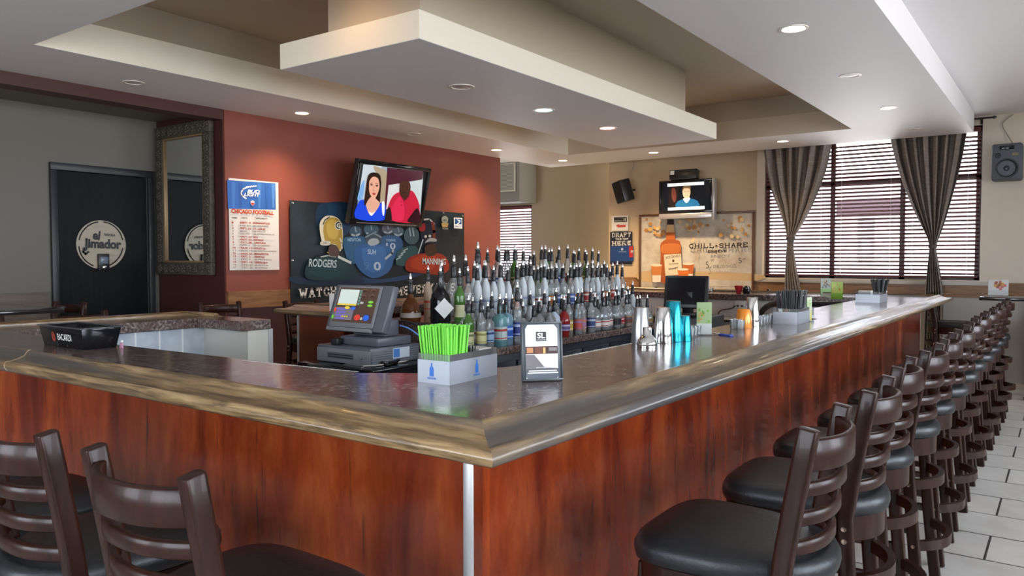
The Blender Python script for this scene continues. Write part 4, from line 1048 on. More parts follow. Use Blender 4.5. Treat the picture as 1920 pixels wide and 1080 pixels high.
# ------------------------------------------------------------------ back bar island with its tiers
isl = empty('back_bar_island', (-3.5, 5, 0), 0, 'dark island in the middle of the bar with speckled tiers full of bottles', 'back bar'); IO = Vector((-3.5, 5, 0))
def ip(o): o.location = -IO; return o
IY0, IY1 = 3.86, 6.72
navy = mat('navy_cabinet', (.012, .018, .032), .35)
tierA, tierB, tierC = .85, 1.02, 1.17
ip(MB().box(-3.98, -3.13, IY0+.04, IY1-.04, .08, .80).build('cabinet_body', navy, isl, .004))
ip(MB().box(-4.0, -3.08, IY0, IY1, .80, tierA).build('counter_top', laminate, isl, .005, smooth=0, seg=1))
tag(MB().box(-3.98, -3.40, IY0+.02, IY1-.02, tierA+.001, tierB).build('bottle_riser', laminate, None, .004, smooth=0, seg=1), 'long speckled lower step carrying bottles on the island', 'shelf')
tag(MB().box(-3.96, -3.66, 4.90, IY1-.04, tierB+.001, tierC).build('bottle_riser', laminate, None, .004, smooth=0, seg=1), 'upper speckled step carrying the highest bottles on the island', 'shelf')
for k in range(6):
    y0 = IY0+.08+k*.45
    o = ip(MB().box(-3.13, -3.11, y0, y0+.42, .14, .74).build('door', navy, isl, .004))
    MB().box(-3.112, -3.104, y0+.05, y0+.37, .19, .69).build('door_panel', mat('navy_panel', (.018, .026, .042), .3), o, .004)
    q = MB().lathe([(.0, .0), (.008, 0), (.008, .012), (0, .014)], 10, Matrix.Translation((-3.11, y0+.21, .715)) @ Matrix.Rotation(R(90), 4, 'Y')).build('knob', chrome, o)
tag(isl, kind=None)

# ------------------------------------------------------------------ bottles
g_clear = glass('bottle_clear', (.93, .96, .97), .16, .03); g_frost = mat('bottle_frost', (.52, .57, .60), .45)
g_blue = glass('bottle_blue', (.40, .68, .86), .35, .03); g_green = glass('bottle_green', (.12, .30, .06), .45, .03)
g_amber = glass('bottle_amber', (.55, .22, .05), .45, .03); g_red = glass('bottle_red', (.45, .03, .03), .5, .03)
g_black = mat('bottle_black', (.008, .008, .01), .12); g_dkamber = glass('bottle_cognac', (.22, .07, .02), .6, .03)
l_clear = glass('spirit_clear', (.86, .90, .90), .12); l_amber = glass('spirit_amber', (.75, .33, .07), .55); l_gold = glass('spirit_gold', (.85, .6, .25), .5)
l_orange = glass('spirit_orange', (.85, .40, .10), .6); l_green = glass('spirit_green', (.45, .75, .2), .55); l_red = glass('spirit_red', (.6, .05, .05), .6)
SHAPES = {  # radius, shoulder z, neck radius, height, power (square-ness)
 'tall': ([(0, 0), (.036, 0), (.039, .006), (.039, .185), (.036, .205), (.020, .235), (.0145, .25), (.0135, .30), (.015, .302), (.015, .31), (0, .31)], 2, .039, .03, .165),
 'slim': ([(0, 0), (.032, 0), (.034, .006), (.034, .20), (.030, .225), (.017, .26), (.0135, .28), (.0135, .325), (0, .325)], 2, .034, .04, .18),
 'square': ([(0, 0), (.036, 0), (.039, .005), (.039, .175), (.034, .19), (.016, .205), (.0145, .22), (.0145, .255), (0, .255)], 5, .040, .03, .16),
 'squat': ([(0, 0), (.048, 0), (.054, .01), (.056, .10), (.048, .145), (.024, .175), (.0155, .19), (.0155, .235), (0, .235)], 2, .0565, .03, .10),
 'bulb': ([(0, 0), (.056, 0), (.062, .012), (.060, .06), (.050, .10), (.026, .135), (.017, .155), (.0155, .21), (0, .21)], 2, .062, .02, .065),
 'decanter': ([(0, 0), (.045, 0), (.052, .008), (.052, .13), (.044, .17), (.022, .20), (.0155, .215), (.0155, .26), (0, .26)], 3.2, .0525, .03, .12),
 'flask': ([(0, 0), (.040, 0), (.046, .01), (.052, .12), (.046, .17), (.020, .20), (.015, .21), (.015, .26), (0, .26)], 2, .050, .04, .13),
}
POUR = None; MESH = {}
def bottle(shape, gm_, lab, liq, x, y, z, label, group, cat='bottle', pour=True, fill=.6, lab2=None, sc_=1.0):
    global POUR
    key = (shape, gm_.name, lab, liq.name if liq else None, fill, lab2)
    t = empty('liquor_bottle', (x, y, z), rs.uniform(-.12, .12), label, cat, group)
    t.scale = (sc_, sc_, sc_)
    prof, pw_, r_, l0, l1 = SHAPES[shape]; top = prof[-1][1]; m0 = l0+(l1-l0)*.08; m1 = l0+(l1-l0)*.72
    if key not in MESH:
        parts = []
        parts.append(('glass_body', MB().lathe(prof, 22 if pw_ == 2 else 28, power=pw_).build('glass_body', gm_, smooth=50)))
        if liq:
            zf = prof[1][1]+(l1+.02)*fill*1.25; pr = [(0, .008)]
            for (a_, b_) in prof[1:]:
                if b_ >= zf: break
                pr.append((max(.001, a_-.004), b_+.008))
            pr.append((pr[-1][0], zf)); pr.append((0, zf))
            parts.append(('liquid', MB().lathe(pr, 16 if pw_ == 2 else 24, power=pw_).build('liquid', liq, smooth=50)))
        if lab:
            q = MB(); q.use(mat('label_'+lab, lab, .45)); rr_ = max(a_ for a_, b_ in prof if b_ <= l1+.02)*1.012
            q.lathe([(rr_, m0), (rr_, m1)], 26, power=pw_)
            if lab2:
                q.use(mat('label_'+lab2, lab2, .45)); h_ = m1-m0
                q.lathe([(rr_*1.006, m0+h_*.66), (rr_*1.006, m0+h_*.84)], 26, power=pw_); q.lathe([(rr_*1.006, m0+h_*.1), (rr_*1.006, m0+h_*.18)], 26, power=pw_)
                pass
            parts.append(('label', q.build('label', smooth=50)))
        MESH[key] = [(n_, o.data) for n_, o in parts]
        for n_, o in parts: bpy.data.objects.remove(o)
    for n_, me in MESH[key]:
        o = bpy.data.objects.new(n_, me); link(o, t)
    if pour:
        if POUR is None:
            q = MB().use(black_pl).lathe([(.0165, -.05), (.018, -.045), (.017, -.004), (.015, .0), (.0165, .004), (.0165, .012), (.013, .016), (.0125, .028), (.015, .03), (.015, .036), (.009, .04)], 12)
            q.use(chrome).lathe([(.0085, .04), (.0095, .052), (.0075, .06), (.0055, .075), (0, .077)], 10)
            o = q.build('pourer', smooth=50); POUR = o.data; bpy.data.objects.remove(o)
        o = bpy.data.objects.new('pourer', POUR); link(o, t); o.location = (0, 0, top)
    else:
        o = MB().lathe([(.016, -.03), (.017, 0), (.016, .006), (0, .006)], 12).build('cap', black_pl, t); o.location = (0, 0, top)
    return t
KINDS_ = [
 ('clear bottle with a blue band label', 'tall', g_clear, '2f4f9c', l_clear, 'c8d4e8'),
 ('frosted white tall bottle', 'slim', g_frost, 'aeb6bc', None, '7a8aa8'),
 ('frosted grey bottle with an orange mark', 'slim', g_frost, 'b8bcc0', None, 'c46a30'),
 ('clear bottle with a white label', 'tall', g_clear, 'c8ccce', l_clear, 'a03a34'),
 ('clear squat bottle with a silver label', 'squat', g_clear, None, l_clear, None),
 ('clear flask bottle without label', 'flask', g_clear, None, l_clear, None),
 ('amber whiskey bottle with a dark label', 'square', g_clear, '241c18', l_amber, 'b8a88a'),
 ('green bottle with a cream label', 'tall', g_green, 'c2b98c', None, '3c5a28'),
 ('clear bottle with an orange label', 'tall', g_clear, 'c8742c', l_clear, 'e0d8c8'),
 ('blue glass bottle with a blue label', 'square', g_blue, '1f3f94', None, '9ab4dc'),
 ('clear bottle of golden rum', 'tall', g_clear, 'c9a65c', l_gold, '7a3a20'),
 ('clear bottle with a red label', 'slim', g_clear, 'a83230', l_clear, 'd8d0c8'),
]
EXTRA = {k[0]: k for k in KINDS_}
front = [('dark green bottle with a cream label', 'tall', g_green, 'b9b48c', None, '5a6a38'),
 ('pale bottle with a yellow cream label', 'tall', g_clear, 'c9c58e', l_clear, '8a8a48'),
 ('clear square bottle with a pale blue label', 'square', g_clear, '8fa8c8', l_clear, '24386c'),
 ('tall teal gin bottle with a red and white label', 'square', glass('bottle_teal', (.3, .62, .68), .4, .03), 'b8c4c4', None, 'b03a34'),
 ('bright blue square gin bottle', 'square', g_blue, '2450a8', None, 'a4bce0'),
 ('slim clear bottle with a navy label', 'slim', g_clear, '1d2f78', l_clear, 'b4bcd8'),
 ('clear squat bottle with a pink seal', 'squat', g_clear, 'a87a88', l_clear, 'c8c8d0'),
 ('clear wide bottle, unlabelled', 'squat', g_clear, None, l_clear, None),
 ('clear bottle with a small blue label', 'flask', g_clear, None, l_clear, None),
 ('clear bottle with a lime green label', 'decanter', g_clear, '7aa03c', l_clear, 'c8d0b8'),
 ('frosted pale blue bottle', 'flask', mat('bottle_frost_blue', (.42, .52, .64), .4), None, None, None),
 ('dark red liqueur bottle', 'flask', g_red, '5a4a7c', None, 'c8b8c8'),
 ('clear bottle with a yellow label', 'tall', g_clear, 'b8a03c', l_clear, 'd8d0b0'),
 ('clear bottle with a coral red label', 'tall', g_clear, 'b84a40', l_clear, '8a6a9c'),
 ('clear bottle with a purple and orange label', 'tall', g_clear, '9a7a9c', l_orange, 'c87a38'),
 ('clear bottle with a dark blue label', 'tall', g_clear, '26386a', l_clear, 'b0b8c8'),
 ('clear vodka bottle with a white cherry patterned label', 'decanter', g_clear, 'd4cecb', l_clear, 'a8383a'),
 ('clear vodka bottle with a white label and red band', 'decanter', g_clear, 'd8d2ce', l_clear, 'b43c38'),
 ('clear vodka bottle with a white fruit label', 'decanter', g_clear, 'd2ccc6', l_clear, 'a04440'),
 ('rum bottle with a black label', 'decanter', g_clear, '1c171c', l_clear, '2c2228'),
 ('rum bottle with a bright red label', 'decanter', g_clear, 'a81f28', l_clear, 'd8d0d0'),
 ('tea brown bottle with a dark label', 'decanter', g_clear, '6a3a20', l_amber, '2a4a5c'),
 ('bottle with a pale beige label', 'decanter', g_clear, 'c8a468', l_gold, 'd8c8a0'),
 ('round amber red bottle', 'bulb', g_clear, '7a2430', l_red, 'b0a0a8'),
 ('round golden brown bottle', 'bulb', g_amber, '3a2a20', l_amber, '8a6a40'),
 ('round dark gold bottle', 'bulb', g_clear, '8a6a20', l_gold, '2a2a18'),
]
fy0, fy1 = 3.93, 6.53; nF = len(front)
for k, (nm, sh, gm_, lab, liq, l2) in enumerate(front):
    y = fy0+(fy1-fy0)*k/(nF-1)
    bottle(sh, gm_, lab, liq, -3.175+(.012 if k % 2 else -.012), y, tierA, nm+', standing in the front bottle row', 'bottles on the back bar, front row', lab2=l2, sc_=1.08 if 2 < k < 6 else .93)
pos_words = ['near the cash register', 'left of the menu holder', 'above the menu holder', 'at the middle of the island', 'right of the middle', 'toward the far monitor']
def row(xc, z, y0, y1, n_, rowname, kinds, seed, scl=1.0, skip=()):
    r2 = random.Random(seed)
    for k in range(n_):
        y = y0+(y1-y0)*k/(n_-1); K = EXTRA[kinds(k, r2)]
        if k in skip: continue
        place = 'last, by the monitor' if k == n_-1 else '%s from the register' % ORD(k)
        bottle(K[1], K[2], K[3], K[4], xc+r2.uniform(-.012, .012), y+r2.uniform(-.008, .008), z, '%s, %s, %s' % (K[0], rowname, place),
               'bottles on the back bar, '+rowname, lab2=K[5], sc_=scl*r2.uniform(.93, 1.06))
def ORD(k):
    base = ['first', 'second', 'third', 'fourth', 'fifth', 'sixth', 'seventh', 'eighth', 'ninth', 'tenth', 'eleventh', 'twelfth', 'thirteenth', 'fourteenth', 'fifteenth',
            'sixteenth', 'seventeenth', 'eighteenth', 'nineteenth', 'twentieth', 'twenty-first', 'twenty-second', 'twenty-third', 'twenty-fourth', 'twenty-fifth', 'twenty-sixth', 'twenty-seventh', 'twenty-eighth', 'twenty-ninth', 'thirtieth']
    return base[k]
names = [k[0] for k in KINDS_]
row(-3.30, tierA, 4.0, 6.52, 23, 'second row', lambda k, r: r.choice(names[:6]+[names[9]]), 11, .92)
row(-3.47, tierB, 4.28, 6.62, 25, 'lower tier front', lambda k, r: names[1] if k < 10 and k % 3 else r.choice([names[0], names[1], names[2], names[3], names[11], names[8]]), 12, 1.0)
row(-3.59, tierB, 4.5, 6.6, 20, 'lower tier back', lambda k, r: r.choice(names[:4]+[names[10], names[6], names[7]]), 13, 1.0)
row(-3.73, tierC, 4.98, 6.62, 15, 'top tier front', lambda k, r: r.choice([names[0], names[3], names[5], names[11], names[1], names[7]]), 14, .98, skip=(5, 11))
row(-3.86, tierC, 5.02, 6.6, 13, 'top tier back', lambda k, r: r.choice(names), 15, 1.0, skip=(4, 9))
# bottles that stand out at the register end
def solo(shape, gm_, lab, liq, px, py, z, label, lab2=None, s_=1.0):
    p = at(px, py, z=z); return bottle(shape, gm_, lab, liq, p.x, p.y, z, label, 'bottles at the register end of the back bar', lab2=lab2, sc_=s_)
def solo2(shape, gm_, lab, liq, px, X_, label, s_):
    p = at(px, 500, x=X_); return bottle(shape, gm_, lab, liq, X_, p.y, tierB, label, 'bottles at the register end of the back bar', sc_=s_)
solo('bulb', g_dkamber, 'c4beb4', None, 770, 602, tierB, 'dark round cognac bottle with a white label right of the cash register', None, 1.15)
b_ = solo('decanter', g_black, None, None, 826, 606, tierB, 'black bottle with a white diamond label behind the green straws', None, 1.15)
PLb = Plane((-.0, 0, 0), (1, 0, 0), (0, 0, 1))
dm = MB(); M = Matrix.Rotation(R(62), 4, 'Z') @ Matrix.Translation((0, -.0605, .09)) @ Matrix.Rotation(R(90), 4, 'X') @ Matrix.Rotation(R(45), 4, 'Z')
dm.box(-.042, .042, -.042, .042, 0, .002, M); b_.rotation_euler = (0, 0, 0); dm.build('diamond_label', mat('label_paper', (.55, .55, .53), .5), b_)
solo('slim', mat('bottle_tan', (.42, .31, .22), .45), 'a89078', None, 803, 594, tierB, 'matte tan bottle with an orange collar beside the black bottle', 'b8442a', .95)
solo2('flask', g_clear, None, l_clear, 828, -3.88, 'big clear flask bottle behind the black bottle', 1.25)
solo2('flask', g_clear, None, l_clear, 851, -3.74, 'tall clear onion shaped bottle left of the frosted bottles', 1.36)
solo2('flask', g_clear, None, l_gold, 873, -3.90, 'tall clear bottle of pale gold spirit right of the onion shaped one', 1.38)
solo2('slim', g_frost, 'aeb6bc', None, 896, -3.76, 'extra tall frosted bottle rising above all others', 1.4)
solo('tall', g_green, 'b8b890', None, 862, 605, tierB, 'short green bottle just right of the black bottle', None, .95)
p = at(1212, 625, z=tierA)
t = empty('glass_mug', (p.x-.02, 6.58, tierC+.0), 0, 'clear pitcher glass at the monitor end of the bottles', 'pitcher')
t.location = (-3.28, 6.66, tierA)
MB().lathe([(0, 0), (.045, 0), (.05, .01), (.058, .2), (.06, .21), (.056, .21), (.047, .012), (0, .010)], 22).build('glass_body', g_clear, t)
MB().tube(catmull_open([Vector(v) for v in ((.05, 0, .17), (.095, 0, .16), (.1, 0, .09), (.05, 0, .05))]), .007, 8).build('handle', g_clear, t)

# ------------------------------------------------------------------ monitor at the far end
PL = Plane((-3.42, 6.98, 1.03), (1, -.1, 0), (.0, .28, 1))
t = empty('register_monitor', (-2.98, 7.0, 1.062-.13), 0, 'black touch monitor at the far end of the bottle island', 'monitor')
M = Matrix.Rotation(R(12), 4, 'Z') @ Matrix.Rotation(R(-14), 4, 'X')
MB().box(-.22, .20, -.02, .03, .04, .36, M).build('screen_housing', black_pl, t, .01)
MB().box(-.19, .17, -.024, -.0205, .075, .335, M).build('screen', mat('monitor_screen', (.012, .012, .016), .08), t)
MB().box(-.05, .05, .02, .07, .0, .2).box(-.12, .12, -.06, .12, -.03, 0).build('stand', black_pl, t, .005)
t = empty('drinks_fridge', (-3.0, 7.1, 0), 0, 'black low cabinet under the far monitor', 'cabinet')
MB().box(-.36, .25, -.3, .3, 0, .90).build('cabinet_body', black_pl, t, .01)

# ------------------------------------------------------------------ cash register on its stand
t = empty('register_stand', (-3.7, 3.55, 0), 0, 'black stand with a wide shelf carrying the cash register', 'stand')
MB().box(-.34, .36, -.33, .30, .755, .785).build('shelf', gloss_bk, t, .008)
MB().box(-.20, .24, -.22, .20, .05, .754).build('cabinet_body', black_pl, t, .006)
MB().box(-.15, .19, -.235, -.221, .1, .7).build('door', mat('stand_door', (.02, .022, .028), .25), t, .004)
t = empty('cash_register', (-3.70, 3.32, .787), 0, 'grey touchscreen cash register with colourful keys and a cash drawer', 'cash register')
gry = mat('register_grey', (.10, .11, .135), .35); gry2 = mat('register_light_grey', (.20, .205, .22), .35)
dr = MB().box(-.255, .235, 0, .44, .0, .108).build('cash_drawer', gry, t, .006)
MB().box(-.255, .235, -.006, .0, .004, .092).build('drawer_front', gry2, dr, .004)
MB().box(-.15, .09, -.010, -.0062, .03, .068).build('slot_frame', gry, dr, .003)
MB().box(-.14, .085, -.0125, -.0101, .052, .058).box(-.14, .085, -.0125, -.0101, .036, .042).build('slot', black_pl, dr)
MB().lathe([(0, 0), (.009, 0), (.008, .005), (0, .006)], 12, Matrix.Translation((.165, -.0062, .045)) @ Matrix.Rotation(R(90), 4, 'X')).build('lock', chrome, dr)
for k in range(6): MB().box(.2352, .238, .01, .43, .012+k*.014, .018+k*.014).build('side_rib', gry2, dr)
MB().box(.2382, .2392, .19, .34, .03, .095).build('sticker', mat('sticker_white', (.55, .6, .66), .4), dr)
MB().box(.2393, .2398, .195, .25, .035, .09).build('sticker_print', mat('sticker_blue', (.06, .2, .5), .4), dr)
MB().box(-.13, .22, .08, .38, .109, .165).build('base', gry, t, .01)
MB().box(-.10, .19, .16, .30, .165, .27).build('neck', gry, t, .015)
MB().box(-.15, -.09, .02, .07, .109, .15).build('card_reader', black_pl, t, .004)
Mh = Matrix.Translation((-.02, .10, .20)) @ Matrix.Rotation(R(-20), 4, 'X')
sh = MB().box(-.275, .255, .0, .055, .0, .31, Mh).build('screen_housing', gry, t, .008)
MB().box(-.235, .17, -.012, -.001, .018, .298, Mh).build('screen_bezel', gry2, sh, .004)
MB().box(-.235, .17, -.03, .0, -.012, .012, Mh).build('lower_lip', gry2, sh, .003)
o_ = Vector((-3.70, 3.32, .787)); V_ = (Mh.to_3x3() @ Vector((0, 0, 1))); U_ = Vector((1, 0, 0))
org = o_ + Mh @ Vector((-.215, -.0135, .05)); PL = Plane(org, U_, V_)
a = Art(PL, emit=.28, rough=.15, step=.0004)
W2, H2 = .365, .235
def R2(x0, y0, x1, y1, c): a.raw([(x0*W2, y0*H2), (x1*W2, y0*H2), (x1*W2, y1*H2), (x0*W2, y1*H2)], c)
def E2(x, y, rx, ry, c): a.raw([((x*W2)+rx*W2*math.cos(k*math.pi/9), y*H2+ry*H2*math.sin(k*math.pi/9)) for k in range(18)], c)
R2(0, 0, 1, 1, '4a3a32'); R2(.03, .50, .52, .94, 'b9c4be'); R2(.03, .48, .52, .53, 'c8b24a')
for k in range(5): R2(.545, .50+k*.09, .60, .57+k*.09, '5f7f74')
R2(.02, .06, .50, .42, '6a6470')
for i_ in range(4):
    for j_ in range(6): E2(.10+j_*.04, .10+i_*.085, .017, .03, '6a5fb4')
E2(.05, .33, .03, .06, 'c8402c'); E2(.03, .12, .03, .06, '5fae3c'); E2(.35, .40, .065, .04, 'cdb840'); E2(.51, .39, .065, .045, '2f5fc0')
for (x, y) in ((.70, .90), (.70, .73), (.92, .90), (.92, .75)): E2(x, y, .065, .045, '6a4a40'); E2(x, y-.01, .055, .035, '3c2c26')
E2(.70, .55, .05, .035, '9a9a94'); E2(.92, .58, .065, .035, '6fb840'); E2(.92, .48, .065, .035, '6fb840'); E2(.68, .13, .075, .085, 'c23c34'); E2(.90, .13, .075, .085, '2c5cc0'); E2(.79, .10, .03, .04, 'a8a8a0')
for k in range(3): E2(.30+k*.06, .14, .02, .03, 'b8a83c')
a.build('touch_screen', t)
t.children[-1].matrix_parent_inverse = Matrix(); o = t.children[-1]
scr = [c for c in t.children if c.name.startswith('touch_screen')][0]; scr.matrix_local = Matrix.Translation(-o_) @ PL.mx()
cable([(-3.49, 3.6, 1.02), (-3.42, 3.62, 1.0), (-3.36, 3.68, .93), (-3.34, 3.74, .84), (-3.33, 3.8, .70)], .005, mat('cable_blue', (.10, .25, .6), .4), 'blue cable curving down behind the cash register')
cable([(-3.49, 3.62, 1.05), (-3.42, 3.66, 1.03), (-3.36, 3.74, .96), (-3.31, 3.82, .84), (-3.30, 3.85, .68)], .007, black_pl, 'black cable running down behind the cash register')
tag(MB().box(-3.62, -3.46, 3.235, 3.27, .787, .80).tube([(-3.47, 3.25, .795), (-3.425, 3.32, .795), (-3.42, 3.6, .795)], .008, 6).build('bottle_opener', chrome), 'steel opener lying at the front corner of the register shelf', 'opener')
# napkin box on the far left bar
p = at(648, 583, z=GZ)
t = empty('napkin_holder', (-4.80, 5.25, GZ), 0, 'white napkin box on the wooden rim behind the cash register', 'napkin holder')
t.location = at(648, 583, z=GZ+.0); 
MB().box(-.09, .12, -.08, .08, 0, .13).build('box', white_pl, t, .006)
MB().box(-.03, .01, -.083, -.0801, .05, .131).build('slot', mat('slot_grey', (.2, .2, .2), .5), t)

# ------------------------------------------------------------------ things on the near bar top
Z0 = GZ
def lay(u, v): return Vector((u, v, Z0))
# black drinks caddy with brand lettering
t = empty('bar_caddy', (-3.56, 1.65, Z0), R(0), 'black plastic bar caddy tray with rum lettering on the left of the bar', 'caddy')
q = MB(); Lc, Wc, Hc, tp = .395, .17, .088, .018
def frustum(q, l, w_, z, l2, w2, z2):
    a_ = [(-l/2, -w_/2), (l/2, -w_/2), (l/2, w_/2), (-l/2, w_/2)]; b_ = [(-l2/2, -w2/2), (l2/2, -w2/2), (l2/2, w2/2), (-l2/2, w2/2)]
    A_ = [q.bm.verts.new((x, y, z)) for x, y in a_]; B_ = [q.bm.verts.new((x, y, z2)) for x, y in b_]
    for k in range(4): q.face([A_[k], A_[(k+1) % 4], B_[(k+1) % 4], B_[k]])
    return A_, B_
A_, B_ = frustum(q, Lc-.03, Wc-.03, 0, Lc, Wc, Hc); q.face(A_[::-1])
A2, B2 = frustum(q, Lc-.045, Wc-.045, .005, Lc-.012, Wc-.012, Hc); q.face(A2)
for k in range(4): q.face([B_[k], B_[(k+1) % 4], B2[(k+1) % 4], B2[k]])
q.build('tray', gloss_bk, t, .003)
q = MB()
for a_ in ((-Lc/2-.006, Lc/2+.006, -Wc/2-.006, -Wc/2+.006), (-Lc/2-.006, Lc/2+.006, Wc/2-.006, Wc/2+.006), (-Lc/2-.006, -Lc/2+.006, -Wc/2+.006, Wc/2-.006), (Lc/2-.006, Lc/2+.006, -Wc/2+.006, Wc/2-.006)): q.box(*a_, Hc, Hc+.006)
q.build('lip', mat('caddy_lip', (.05, .05, .055), .2), t, .002)
MB().box(.04, .05, -Wc/2+.012, Wc/2-.012, .006, Hc-.012).box(-.05, -.04, -Wc/2+.012, Wc/2-.012, .006, Hc-.012).build('divider', black_pl, t)
tilt = math.atan2(.015, Hc); Pn = Plane(t.location+Vector((-Lc/2, -Wc/2+.0135, .004)), (1, 0, 0), Vector((0, -math.sin(tilt), math.cos(tilt))))
a = Art(Pn, step=.0003)
q_ = lambda x, y: Vector((x, y))
a.lay = 1; a.put('BACARDI', q_(.165, .028), q_(1, 0), q_(0, 1), .125, .030, 'd8d8d4', .01)
a.lay = 1; a.raw([(.128+.016*math.cos(k*math.pi/10), .042+.022*math.sin(k*math.pi/10)) for k in range(20)], 'a03a28')
a.raw([(.118, .05), (.128, .062), (.138, .050), (.134, .034), (.124, .034)], '1c0a08'); a.raw([(.122, .047), (.128, .053), (.134, .047), (.128, .040)], 'b85a38')
o = a.build('lettering', t); o.matrix_local = Matrix.Translation(-t.location) @ Pn.mx()
p = at(229, 652, z=Z0)
t = empty('garnish_pick', (p.x, p.y, Z0), 0, 'small pink tag beside the black bar caddy', 'pick')
MB().prism([(-.012, 0), (.012, 0), (.006, .022), (-.006, .022)], .006, Matrix.Rotation(R(90), 4, 'X')).build('tag', mat('pink_tag', (.55, .25, .38), .5), t)
MB().lathe([(0, 0), (.006, .003), (.005, .01), (0, .012)], 10, Matrix.Translation((0, 0, .022))).build('knob', white_pl, t)

# acrylic straw and napkin caddy
acr = glass('acrylic', (.96, .98, .99), .10, .02); silver = mat('caddy_silver', (.40, .43, .48), .35, .4)
def straw_caddy(x, y, rz, label, lx=.125, ly=.255, group='acrylic bar caddies'):
    t = empty('straw_caddy', (x, y, Z0), rz, label, 'caddy', group)
    q = MB(); th = .003; h1 = .092
    for a_ in ((0, lx, 0, th), (0, th, th, ly), (lx-th, lx, th, ly), (0, lx, ly, ly+th), (th, lx-th, ly*.42, ly*.42+th)): q.box(a_[0], a_[1], a_[2], a_[3], 0, h1)
    q.box(th, lx-th, th, ly, 0, .003); q.build('acrylic_box', acr, t, .0008, seg=1)
    q = MB(); h2 = .072
    q.box(-.0015, lx+.0015, -.0015, -.0002, 0, h2).box(lx+.0002, lx+.0015, -.0015, ly+.002, 0, h2).box(-.0015, -.0002, -.0015, ly+.002, 0, h2)
    q.build('silver_wrap', silver, t)
    return t
cad = straw_caddy(-1.655, 1.79, R(3), 'silver wrapped acrylic caddy full of green straws beside the menu holder')
bl = mat('logo_blue', (.03, .16, .55), .4)
def mini_bottle(t, M, s_):
    q = MB(); w_ = [(-.008, 0), (.008, 0), (.008, .026), (.003, .032), (.003, .042), (-.003, .042), (-.003, .032), (-.008, .026)]
    q.prism([(a_*s_, b_*s_) for a_, b_ in w_], .0003, M)
    for k in range(7): q.prism([((-.0165+k*.005)*s_, -.009*s_), ((-.0135+k*.005)*s_, -.009*s_), ((-.0135+k*.005)*s_, -.003*s_), ((-.0165+k*.005)*s_, -.003*s_)], .0003, M)
    return q.build('blue_logo', bl, t, smooth=0)
mini_bottle(cad, Matrix.Translation((.055, -.0018, .022)) @ Matrix.Rotation(R(90), 4, 'X'), 1)
mini_bottle(cad, Matrix.Translation((.1268, .14, .022)) @ Matrix.Rotation(R(90), 4, 'Z') @ Matrix.Rotation(R(90), 4, 'X'), 1)
sg = mat('straw_green', (.22, .72, .08), .4); 
SM = None
def straws(t, x0, x1, y0, y1, n_, L_, r_, m, name, label, cat, group, lean, z0=.006, rnd_seed=1, flat=False):
    me = None; r3 = random.Random(rnd_seed)
    M0 = t.matrix_basis
    nx = max(1, int(math.sqrt(n_*(x1-x0)/(y1-y0)))); ny = math.ceil(n_/nx); c = 0
    for i_ in range(nx):
        for j_ in range(ny):
            if c >= n_: return
            fx = (i_+.5)/nx; fy = (j_+.5)/ny
            loc = M0 @ Vector((x0+(x1-x0)*fx, y0+(y1-y0)*fy, z0))
            o = bpy.data.objects.new(name, me) if me else MB().lathe([(0, 0), (r_, 0), (r_, L_), (r_*.7, L_), (r_*.7, L_-.004), (0, L_-.004)], 8).build(name, m)
            if me: link(o)
            me = o.data
            o.location = loc; dx = (fx-.5)*lean+r3.uniform(-.03, .03); dy = (fy-.5)*lean*1.3+r3.uniform(-.03, .03)
            o.rotation_euler = (-dy, dx, 0); tag(o, label, cat, group); c += 1
straws(cad, .010, .115, .012, .104, 120, .172, .0031, sg, 'drinking_straw', 'bright green plastic straw standing in the silver acrylic caddy', 'straw', 'green straws in the near caddy', .16)
straws(cad, .03, .113, .122, .165, 22, .10, .0022, black_pl, 'stir_straw', 'short black stirring straw standing behind the green straws', 'straw', 'black stirrers in the near caddy', .2, rnd_seed=2)
o = MB().box(-.045, .045, -.035, .035, 0, .088).build('napkin_stack', mat('napkin_white', (.62, .60, .56), .7)); o.location = cad.matrix_basis @ Vector((.063, .215, .005)); o.rotation_euler = (0, 0, R(3)); tag(o, 'stack of white paper napkins in the back of the near straw caddy', 'napkins')
# menu holder
PLm = Plane((-1.412, 2.01, Z0+.004), Vector((.105, .105*.72, 0)), Vector((-.02, .03, 1)))
p0 = at(979, 717, z=Z0); p1 = at(1055, 714, z=Z0)
wm = (p1-p0).length; wm = .135; U_ = Vector((p1-p0)).normalized(); N_ = U_.cross(Vector((0, 0, 1)))
V_ = (Vector((0, 0, 1))-N_*.10).normalized(); PLm = Plane(p0+Vector((0, 0, .004)), U_, V_)
hm = .185
t = print_root('menu_holder', PLm, 'dark framed upright drinks menu standing by the straw caddy', 'menu holder')
fm = mat('holder_grey', (.06, .075, .09), .35)
MB().box(0, wm, -.003, hm, -.012, -.001).build('holder', fm, t, .003)
q = MB()
for a_ in ((0, wm, -.002, .006), (0, wm, hm-.006, hm), (0, .006, .006, hm-.006), (wm-.006, wm, .006, hm-.006)): q.box(*a_, -.001, .0025)
q.build('frame', mat('holder_dark', (.035, .04, .045), .3), t, .001)
MB().box(.02, wm-.02, -.003, .012, -.06, -.012).build('foot', fm, t, .002)
a = Art(PLm, (760, 560, 5.4), rough=.18, step=.0003); a.lay = 1
def m_(x, y): return (wm*x, hm*(1-y))
def MR(x0, y0, x1, y1, c): a.raw([m_(x0, y0), m_(x1, y0), m_(x1, y1), m_(x0, y1)], c)
a.raw([m_(.16, .05), m_(.80, .05), m_(.88, .12), m_(.88, .97), m_(.10, .97), m_(.10, .12)], 'e2e0e0')
MR(.10, .42, .88, .55, '3a1c12'); MR(.13, .44, .28, .53, 'b87a4a'); MR(.32, .43, .50, .54, '6a3420'); MR(.52, .44, .58, .54, 'd8a868'); MR(.66, .44, .86, .50, '7a7474')
